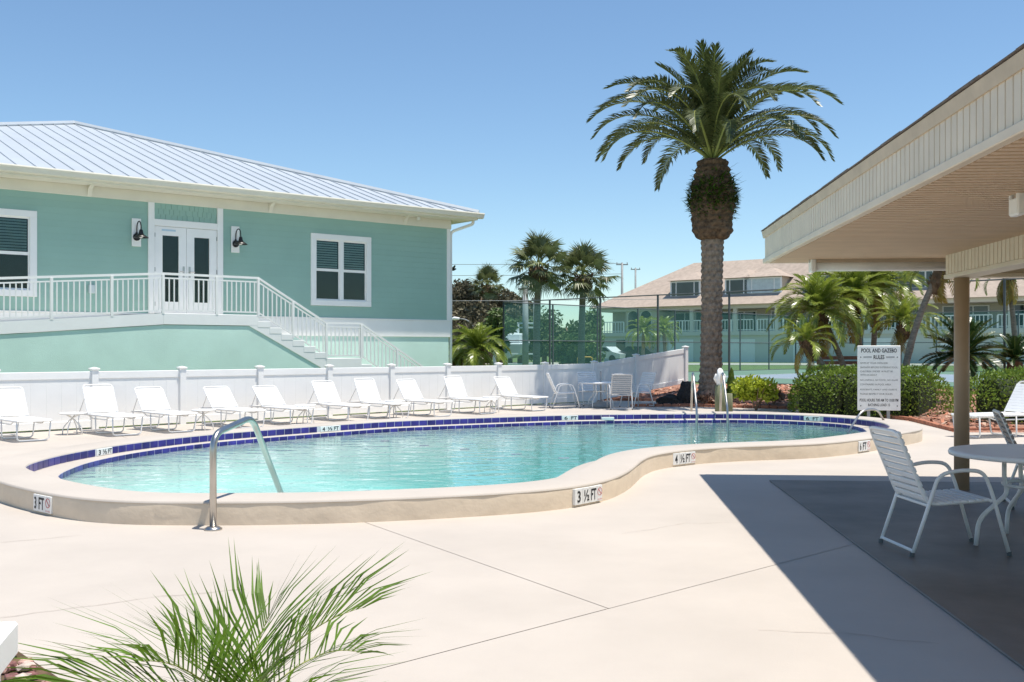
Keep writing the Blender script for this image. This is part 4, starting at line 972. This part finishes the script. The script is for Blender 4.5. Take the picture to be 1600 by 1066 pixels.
def shrub(name, label, c, rad, n_, sz, mat, seed, stems=7, cat='shrub', group=None):
    s = thing(name, label, cat, (c[0], c[1], zt(c[0], c[1]) if c[2] is None else c[2]), 0, group); rnd = random.Random(seed); b = MB()
    for k in range(stems):
        q = rnd.uniform(0, 6.28); r_ = rnd.uniform(.3, .7); b.tube([(0, 0, 0), (math.cos(q) * rad[0] * r_ * .4, math.sin(q) * rad[1] * r_ * .4, rad[2] * .5), (math.cos(q) * rad[0] * r_, math.sin(q) * rad[1] * r_, rad[2] * 1.1)], [.02, .014, .006], 5)
    b.build('stems', m_wood, s); l = MB()
    for k in range(9):
        q = rnd.uniform(0, 6.28); rr = rnd.uniform(.2, .62); leaf_cloud(l, (math.cos(q) * rad[0] * rr, math.sin(q) * rad[1] * rr, rad[2] * rnd.uniform(.85, 1.4)), (rad[0] * .42, rad[1] * .42, rad[2] * .42), n_ // 9, sz, rnd, .3)
    l.build('leaves', mat, s); return s
shrub('flowering_shrub', 'yellow green shrub beside the tall palm at the pool edge', (6.1, 25.6, .0), (.68, .55, .52), 1500, .085, m_lime, 5)
shrub('bromeliad', 'reddish bromeliad clump between the yellow shrub and the hedge', (6.85, 26.8, .1), (.3, .3, .2), 240, .14, m_brom, 6, 3, 'plant', 'bromeliads in the mulch bed')
shrub('bromeliad', 'reddish bromeliad clump at the foot of the tall palm', (5.2, 27.42, .03), (.28, .25, .2), 240, .13, m_brom, 7, 3, 'plant', 'bromeliads in the mulch bed')
ag = thing('agave', 'single broad upright green leaf plant right of the tall palm', 'plant', (5.95, 28.0, .1)); 
for k, (dx, hh, ww) in enumerate(((0, .95, .13), (.12, .55, .09), (-.1, .4, .08))):
    MB().add([(dx - ww * .5, 0, 0), (dx + ww * .5, .02, 0), (dx + ww * 1.1 + .02, .05, hh * .55), (dx + ww * .8, .0, hh * .9), (dx + .04, 0, hh), (dx - ww * .6, -.03, hh * .6), (dx + .04, .06, hh * .5)], [(0, 1, 6), (1, 2, 6), (2, 3, 6), (3, 4, 6), (4, 5, 6), (5, 0, 6)]).build('leaf', m_hedge, ag)
def rock(name, label, loc, r_, mat, seed, sq=(1, 1, 1)):
    bm = bmesh.new(); bmesh.ops.create_icosphere(bm, subdivisions=3, radius=1)
    for v in bm.verts:
        n_ = 1 + .35 * noise.noise(v.co * 1.4 + Vector((seed, 0, 0))) + .15 * noise.noise(v.co * 4 + Vector((0, seed, 0))); v.co = Vector((v.co.x * sq[0], v.co.y * sq[1], v.co.z * sq[2])) * n_ * r_
    me = bpy.data.meshes.new(name); bm.to_mesh(me); bm.free(); me.materials.append(mat); return tag(link(name, me, None, loc), label, 'rock', 'dark rocks in the mulch bed')
rock('rock', 'tall dark rock beside the fence end and pool ladder', (4.72, 27.75, .3), .28, m_rock, 2, (.8, .8, 1.5)); rock('rock', 'low dark rock left of the tall one in the mulch', (4.25, 27.7, .12), .25, m_rock, 7, (1.2, .9, .7))
# loose mulch chips and lava rock
ck = MB(); rnd = random.Random(9)
for _ in range(5200):
    x, y = rnd.uniform(2.6, 9.5), rnd.uniform(19, 32.5); s = sdist(x, y)
    if s < .08 or s > 4.5: continue
    z = zt(x, y) + .015; a = rnd.uniform(0, 3.14); l = rnd.uniform(.03, .09); d = Vector((math.cos(a), math.sin(a), rnd.uniform(-.3, .5))) * l; q = Vector((-math.sin(a), math.cos(a), rnd.uniform(-.3, .3))) * l * .35; p = Vector((x, y, z))
    ck.add([p - d - q, p + d - q, p + d + q, p - d + q], [(0, 1, 2, 3)], rnd.randrange(3))
tag(ck.build('mulch_chips', [m_mulch, m_brick, M('pale_chip', (.5, .33, .24), .9)]), 'loose red and tan bark chips in the planting bed', 'mulch', None, 'stuff')
bedp = [(-4.5, 7.25), (-2.45, 5.1), (-2.04, 4.66), (-.3, 2.84), (-.3, 1.0), (-4.5, 1.0)]
struct(MB().add([(x, y, .004) for x, y in bedp], [tuple(range(len(bedp)))[::-1]]).build('lava_bed', m_boot), 'soil bed under the lava rock in the lower left corner')
lv = MB(); rnd = random.Random(12); ico = bmesh.new(); bmesh.ops.create_icosphere(ico, subdivisions=1, radius=1); iv = [v.co.copy() for v in ico.verts]; ifc = [[v.index for v in f.verts] for f in ico.faces]; ico.free()
for _ in range(3000):
    x, y = rnd.uniform(-4.2, -.35), rnd.uniform(1.2, 7.0)
    if (x + 2.45) * .7236 + (y - 5.1) * .69 > -.05: continue
    r_ = rnd.uniform(.018, .045); sx, sy, sz = rnd.uniform(.8, 1.4), rnd.uniform(.7, 1.2), rnd.uniform(.5, .9); a = rnd.uniform(0, 6); c_, s_ = math.cos(a), math.sin(a); k = rnd.randrange(3)
    vs = []
    for v in iv:
        u = v * (1 + rnd.uniform(-.22, .22)); X, Y_ = u.x * sx, u.y * sy; vs.append((x + (X * c_ - Y_ * s_) * r_, y + (X * s_ + Y_ * c_) * r_, .012 + r_ * .4 + u.z * sz * r_ + rnd.uniform(0, .002)))
    lv.add(vs, ifc, k)
tag(lv.build('lava_rocks', [m_lava, M('lava_pale', (.5, .4, .34), .9, .3, 30), M('lava_dark', (.22, .10, .09), .9, .3, 30)]), 'red lava rock gravel at the lower left corner', 'gravel', None, 'stuff')

# ---------------------------------------------------------------- tennis court
CA = Vector((-.34, 41.4)); CE = Vector((.722, -.692)); CF = Vector((.692, .722))
cp = lambda a, b, z=.41: (CA.x + CE.x * a + CF.x * b, CA.y + CE.y * a + CF.y * b, z)
struct(MB().add([cp(0, 0), cp(36, 0), cp(36, 24), cp(0, 24)], [(0, 1, 2, 3)]).build('tennis_court', m_court), 'green tennis court surface beyond the palms')
struct(MB().add([cp(5.5, 6, .414), cp(29.5, 6, .414), cp(29.5, 17, .414), cp(5.5, 17, .414)], [(0, 1, 2, 3)]).build('court_playing_area', m_courtb), 'blue grey playing area of the tennis court')
ln = MB()
for a0, a1, b0, b1 in ((5.5, 29.5, 6, 6.08), (5.5, 29.5, 16.92, 17), (5.5, 5.58, 6.08, 16.92), (29.42, 29.5, 6.08, 16.92), (5.58, 29.42, 7.4, 7.48), (5.58, 29.42, 15.5, 15.58), (11, 11.08, 7.48, 15.5), (24, 24.08, 7.48, 15.5)):
    ln.add([cp(a0, b0, .418), cp(a1, b0, .418), cp(a1, b1, .418), cp(a0, b1, .418)], [(0, 1, 2, 3)])
struct(ln.build('court_lines', m_line), 'white painted lines of the tennis court')
struct(MB().add([(-30, 84, .42), (90, 60, .42), (90, 70, .42), (-30, 98, .42)], [(0, 1, 2, 3)]).build('path', m_path), 'pale path in front of the condominium')
def cfence(label, pts, scr, top=3.45, seed=0):
    f = thing('court_fence', label, 'fence', (0, 0, 0), 0, 'tennis court fences')
    pm_ = MB().lathe([(.038, 0), (.038, top - .35)], 8).mesh('post', m_galv)
    for i, p in enumerate(pts):
        link('post', pm_, f, (p[0], p[1], .36))
        if i: 
            q = pts[i - 1]
            for z in ((top, .42) if not scr else (top, 1.9, .42)): MB().tube([(q[0], q[1], z), (p[0], p[1], z)], .024, 6).build('rail', m_galv, f)
            if scr: MB().quad((q[0], q[1], .42), (p[0], p[1], .42), (p[0], p[1], top - .03), (q[0], q[1], top - .03)).build('windscreen', m_screen, f)
    return f
cfence('dark chain link court fence nearest the pool, behind the tall palm', [cp(a, 0) for a in (0, 2.5, 5.0, 7.6, 10.5, 13.4, 16.3, 19.2, 22.1, 25)], False)
cfence('court fence with green mesh windscreen in front of the condominium', [cp(0, b) for b in (0, 3, 6, 9, 12, 15, 18, 21, 24)], True)
cfence('far court fence with green mesh along the path', [cp(a, 24) for a in (0, 4, 8, 12, 16, 20, 24, 28)], True)
bn = thing('park_bench', 'brown slatted bench behind the hedge under the palms', 'bench', (9.3, 28.6, .4), R(-4))
for z, y in ((.42, .05), (.56, .07), (.70, .09), (.84, .11)): MB().bbox(-.75, .75, y, y + .03, z, z + .1, .005).build('back_slat', m_bench, bn)
for y in (-.35, -.22, -.09): MB().bbox(-.75, .75, y, y + .1, .38, .41, .005).build('seat_slat', m_bench, bn)
for x in (-.55, .55): MB().bbox(x - .03, x + .03, -.36, .05, -.2, .38, .005).build('leg', m_galv, bn)

# ---------------------------------------------------------------- condominium
cA = math.atan2(-.613, .79)
cd = thing('condominium', 'long two storey condominium with tan shingle roof, dormers and white balconies', 'building', (8.9, 102.5, .3), cA)
def S(px): r_ = (px - 800) / 1600; return (r_ * 102.5 - 8.9) / (.79 + .613 * r_)
CL = 62; SL2 = 2.55; EV = 5.35
MB().box(0, CL, .0, 14, 0, SL2).build('ground_floor_wall', m_condo, cd)
MB().box(0, CL, 2.2, 14, SL2, EV).build('recessed_wall', m_condob, cd)
MB().box(-.1, CL, -.25, 2.2, SL2, SL2 + .38).build('balcony_slab', m_condo, cd)
MB().box(-.2, CL, -.3, 14, EV - .35, EV).build('eave_beam', m_condo, cd)
a, b = S(978), S(1030); MB().box(a, b, -.05, 2.2, 0, EV - .35).build('stair_block', m_condob, cd)
for px in (990, 1010):
    s = S(px); w_ = MB(); pts = [(s - .55, 3.25), (s + .55, 3.25), (s + .55, 4.55)] + [(s + .55 * math.cos(q), 4.55 + .45 * math.sin(q)) for q in [math.pi * k / 8 for k in range(9)]][1:-1] + [(s - .55, 4.55)]
    MB().prism([(s + (x - s) * 1.2, 4 + (z - 4) * 1.12) for x, z in pts], 'y', -.09, -.04).build('window', m_condo, cd); w_.prism(pts, 'y', -.11, -.08); w_.build('pane', m_cwin, cd)
s = S(970); MB().box(s - .5, s + .5, -.06, .02, .1, 2.2).build('door', m_cwin, cd)
def crail(s0, s1):
    r_ = MB()
    r_.box(s0, s1, -.2, -.12, SL2 + 1.38, SL2 + 1.46); r_.box(s0, s1, -.2, -.12, SL2 + .48, SL2 + .54); n_ = int((s1 - s0) / .3)
    for k in range(n_ + 1):
        x = s0 + (s1 - s0) * k / n_; w_ = .07 if k % 8 == 0 else .028; r_.box(x - w_, x + w_, -.19, -.13, SL2 + .381, SL2 + 1.38)
    r_.build('balcony_rail', m_wpaint, cd)
crail(.2, S(976)); s = S(1032)
while s < CL - 5: crail(s, s + 4.6); s += 5.0
for px in (932, 1082, 1150, 1215, 1290, 1370, 1440, 1580): s = S(px); MB().box(s - .18, s + .18, -.24, .1, SL2 + .38, EV - .35).build('column', m_condo, cd)
s = S(1036)
while s < CL - 4:                                                   # sliding doors on the balconies
    MB().box(s, s + 3.6, 2.12, 2.19, SL2 + .4, EV - .5).build('window', m_wpaint, cd)
    for k in range(3): MB().box(s + .1 + k * 1.17, s + 1.17 + k * 1.17 - .03, 2.08, 2.115, SL2 + .5, EV - .6).build('pane', m_cwin, cd)
    s += 5.0
s = S(1045)
while s < CL - 4: MB().box(s, s + 2.6, -.06, .02, .1, 2.2).build('garage_door', m_wpaint, cd); s += 6.2
def croof(x0, x1, y0, y1, z0, rise, name='roof'):
    h = (y1 - y0) / 2; r_ = MB()
    r_.add([(x0, y0, z0), (x1, y0, z0), (x1, y1, z0), (x0, y1, z0), (x0 + h * .95, (y0 + y1) / 2, z0 + rise), (x1 - h * .95, (y0 + y1) / 2, z0 + rise)], [(0, 1, 5, 4), (1, 2, 5), (2, 3, 4, 5), (3, 0, 4), (3, 2, 1, 0)]); return r_.build(name, m_croof, cd)
croof(-.9, CL + 1, -.9, 15, EV, 4.7); croof(S(1105), CL + .8, .9, 17, EV + .9, 6.3)
for px, w_ in ((1064, 3.0), (1145, 2.2), (1186, 3.4), (1290, 3.4), (1420, 3.4)):
    s = S(px); z0 = EV + .75; d_ = MB(); d_.box(s - w_ / 2, s + w_ / 2, .9, 6, z0, z0 + 1.75); dm_ = d_.build('dormer', m_condob, cd)
    r_ = MB(); r_.add([(s - w_ / 2 - .35, .5, z0 + 1.75), (s + w_ / 2 + .35, .5, z0 + 1.75), (s + w_ / 2 + .35, 8, z0 + 1.75), (s - w_ / 2 - .35, 8, z0 + 1.75), (s, 3.0, z0 + 2.7), (s, 8, z0 + 2.7)], [(0, 1, 4), (1, 2, 5, 4), (3, 0, 4, 5), (0, 3, 2, 1)]); r_.build('dormer_roof', m_croof, dm_)
    MB().box(s - w_ / 2 - .1, s + w_ / 2 + .1, .82, .9, z0 + .15, z0 + 1.7).build('window', m_wpaint, dm_)
    for k in range(3):
        u0, u1 = s - w_ / 2 + w_ * (0, .18, .82)[k] + .07, s - w_ / 2 + w_ * (.18, .82, 1)[k] - .07; MB().box(u0, u1, .78, .815, z0 + .3, z0 + 1.55).build('pane', m_cwin if px != 1186 else m_slat, dm_)
# cars
def car(name, label, loc, rz, paint):
    c = thing(name, label, 'car', loc, rz, 'cars parked at the condominium')
    MB().prism([(-2.2, .35), (2.2, .35), (2.25, .75), (1.4, .95), (.75, 1.42), (-1.0, 1.45), (-1.7, 1.0), (-2.25, .9)], 'y', -.85, .85).build('body', paint, c)
    for y in (-.86, .86): MB().prism([(1.15, .98), (.7, 1.34), (-.95, 1.37), (-1.5, 1.0)], 'y', y - .006, y + .006).build('side_window', m_cwin, c)
    for x in (-1.35, 1.4):
        for y in (-.8, .8): MB().lathe([(.33, -.1), (.33, .1)], 16).build('wheel', m_black, c, loc=(x, y, .33), rot=(R(90), 0, 0))
def cw(s, y): return (8.9 + s * math.cos(cA) - y * math.sin(cA), 102.5 + s * math.sin(cA) + y * math.cos(cA), .4)
car('parked_car', 'white car parked before the condominium, seen over the fence', cw(S(1019) - 1, -7), cA, m_carw)
car('parked_car', 'dark car parked left of the tall palm trunk', cw(S(1068) - 1, -6), cA, m_card)
# ---------------------------------------------------------------- far trees, poles, boat, wires, bird
def tree(name, label, px, ptop, Y, wd, mat, seed, n_=1500, sz=.45, group=None, pbot=550, sparse=.3):
    x = (px - 800) / 1600 * Y; zt_ = 1.51 + (547 - ptop) / 1600 * Y; t = thing(name, label, 'tree', (x, Y, .35), 0, group); rnd = random.Random(seed); h = zt_ - .35
    MB().tube([(0, 0, -.3), (.05, 0, h * .4), (.0, .05, h * .85)], [.22, .16, .05], 8).build('trunk', m_wood, t, True)
    b = MB(); lm = MB()
    for k in range(12):
        q = rnd.uniform(0, 6.28); rr = rnd.uniform(.0, .62) * wd; zz = h * rnd.uniform(.3, .86); cr = wd * rnd.uniform(.28, .45)
        c_ = Vector((math.cos(q) * rr, math.sin(q) * rr, min(zz, h - cr * .8))); lm.tube([(0, 0, h * .3), c_ * .6 + Vector((0, 0, h * .12)), c_], [.08, .05, .02], 5)
        leaf_cloud(b, c_, (cr, cr, cr * .85), n_ // 12, sz, rnd, sparse)
    lm.build('limbs', m_wood, t); b.build('crown', mat, t); return t
for i, (px, tp, wd) in enumerate(((706, 440, 2.6), (728, 436, 2.8), (752, 446, 2.4), (776, 447, 2.6), (797, 452, 2.6), (716, 470, 3.2), (765, 475, 3.2), (812, 462, 2.2))):
    tree('pine_tree', ['tall dark pine touching the clubhouse corner', 'tallest dark pine right of the clubhouse', 'dark pine behind the distant fan palm', 'dark pine right of the distant fan palm', 'dark pine left of the light pole', 'lower dark pine by the clubhouse corner', 'lower dark pine above the bushy palm', 'dark pine behind the left sabal palm'][i], px, tp, 92 - i, wd * 1.15, m_pine, 100 + i, 5200, .24, 'dark pines beyond the fence')
for i, (px, tp, Y, wd) in enumerate(((782, 478, 66, 1.7), (850, 492, 74, 2.4), (885, 500, 70, 2.0), (925, 478, 80, 2.2), (905, 520, 62, 2.0), (815, 510, 84, 2.2), (865, 478, 95, 3))):
    tree('leafy_tree', ['yellow green tree left of the court corner', 'green tree behind the left sabal trunk', 'green tree between the sabal trunks', 'green tree by the condominium corner', 'low green tree right of the right sabal trunk', 'low green tree behind the white boat', 'tree far behind the sabal palms'][i], px, tp, Y, wd, m_tree, 120 + i, 3000, .22, 'green trees beyond the court')
tree('leafy_tree', 'green treetop rising behind the condominium ridge', 1064, 404, 135, 4.2, m_tree, 131, 1800, .6)
tree('leafy_tree', 'dark tree standing left behind the clubhouse lawn', 735, 505, 60, 1.5, m_pine, 133, 900, .3)
for px, tp, Y, r_, nm, lab in ((821, 452, 66, .22, 'light_pole', 'thick grey light pole behind the tennis fence'), (835, 468, 62, .08, 'light_pole', 'thin grey pole right of the thick light pole')):
    z = 1.51 + (547 - tp) / 1600 * Y; p = thing(nm, lab, 'pole', ((px - 800) / 1600 * Y, Y, .3)); MB().lathe([(r_, 0), (r_ * .8, z - .3)], 10).build('shaft', m_pole, p, True); MB().bbox(-r_ * 2.2, r_ * 2.2, -.12, .12, z - .35, z - .2, .02).build('cap', m_pole, p)
sl2 = thing('street_lamp', 'white cobra head street lamp above the bushy palm', 'lamp', (-2.9, 78, .3)); MB().tube(rounded([(0, 0, 0), (0, 0, 3.1), (-.6, 0, 3.55), (-1.2, 0, 3.6)], .4), .05, 6).build('pole', m_pole, sl2, True); MB().tube([(-1.1, 0, 3.6), (-1.5, 0, 3.62), (-1.75, 0, 3.56)], [.09, .14, .05], 8).build('lamp_head', m_frame, sl2, True)
def upole(px, tp, Y, label):
    z = 1.51 + (547 - tp) / 1600 * Y; p = thing('utility_pole', label, 'pole', ((px - 800) / 1600 * Y, Y, .3), 0, 'utility poles'); MB().lathe([(.17, 0), (.13, z - .3)], 8).build('shaft', m_pole, p, True); MB().bbox(-.7, .7, -.06, .06, z - .55, z - .42, .01).build('crossarm', m_pole, p)
    for x in (-.6, 0, .6): MB().lathe([(.05, 0), (.06, .12), (.02, .2)], 8).build('insulator', m_pole, p, loc=(x, 0, z - .4))
upole(972, 411, 120, 'nearer utility pole left of the condominium ridge'); upole(993, 419, 150, 'farther utility pole at the condominium ridge')
for i, (y0, y1, lab) in enumerate(((412, 411.5, 'topmost overhead wire crossing the sky left of the poles'), (430, 428, 'second overhead wire above the dark pines'), (470, 467, 'lowest overhead wire crossing before the dark pines'))):
    P = []
    for k in range(15):
        px = 560 + (972 - 560) * k / 14; yy = y0 + (y1 - y0) * k / 14 + 1.5 * math.sin(math.pi * k / 14); P.append(((px - 800) / 1600 * 119, 119 - (40 if i == 2 else 0), 1.51 + (547 - yy) / 1600 * (119 - (40 if i == 2 else 0))))
    tag(MB().tube(P, .028 if i < 2 else .02, 5).build('overhead_wire', m_pole if i == 2 else m_galv), lab, 'wire', 'overhead wires')
brd = thing('bird', 'small dark bird flying right of the clubhouse gutter', 'bird', (-2.6, 45, 5.05), .4)
MB().tube([(-.16, 0, -.02), (-.08, 0, -.01), (.04, 0, 0), (.13, 0, .03), (.17, 0, .03)], [.015, .05, .06, .035, .008], 8).build('body', m_black, brd, True)
for s in (-1, 1): MB().add([(.05, s * .04, .02), (-.06, s * .04, .02), (-.05, s * .2, .12), (-.02, s * .34, .18), (.06, s * .2, .13), (.0, s * .19, .105)], [(0, 1, 2, 4), (4, 2, 3), (1, 5, 2)]).build('wing', m_black, brd)
bo = thing('boat', 'white boat on a lift behind the tennis fence', 'boat', (.15, 70, .9), R(80))
hl = MB(); ns = 9
for i in range(ns):
    t = i / (ns - 1); x = -2.6 + 5.4 * t; wv = 1.0 * (1 - max(0, (t - .55) / .45) ** 2.2); hl.v += [(x, -wv, 1.0 + .25 * t), (x, -wv * .75, .35 + .2 * t * t), (x, 0, .05 + .75 * max(0, t - .6) ** 1.2), (x, wv * .75, .35 + .2 * t * t), (x, wv, 1.0 + .25 * t)]
for i in range(ns - 1):
    for k in range(4): hl.f.append((i * 5 + k, i * 5 + k + 1, i * 5 + 6 + k, i * 5 + 5 + k)); hl.m.append(0)
    hl.f.append((i * 5 + 4, i * 5, i * 5 + 5, i * 5 + 9)); hl.m.append(0)
hl.f.append((0, 1, 2, 3, 4)); hl.m.append(0); hl.build('hull', m_boat, bo)
MB().bbox(-.9, .6, -.6, .6, 1.1, 1.75, .1).build('cabin', m_boat, bo); MB().bbox(-.3, .1, -.35, .35, 1.75, 2.45, .05).build('tower', m_boat, bo)
MB().bbox(-.2, .62, -.5, .5, 1.4, 1.62, .02).build('windshield', m_cwin, bo)
lf_ = thing('boat_lift', 'pale metal frame of the boat lift behind the tennis fence', 'frame', (.2, 66, .3))
for x in (-1.35, 1.35):
    for y in (0, 5): MB().bbox(x - .07, x + .07, y - .07, y + .07, 0, 2.95, .01).build('upright', m_boat, lf_)
for z in (2.6, 2.88, .9, .25): MB().bbox(-1.35, 1.35, -.05, .05, z, z + .1, .01).build('crossbar', m_boat, lf_)
yb_ = thing('yellow_barrier', 'small yellow tubular barrier just above the far fence', 'barrier', (3.7, 52, .4), .3)
MB().tube(rounded([(-.35, 0, 0), (-.4, 0, .75), (.4, 0, .75), (.35, 0, 0)], .15), .04, 6).build('hoop', m_yellow, yb_, True); MB().tube([(-.37, 0, .4), (.37, 0, .4)], .03, 6).build('crossbar', m_yellow, yb_)
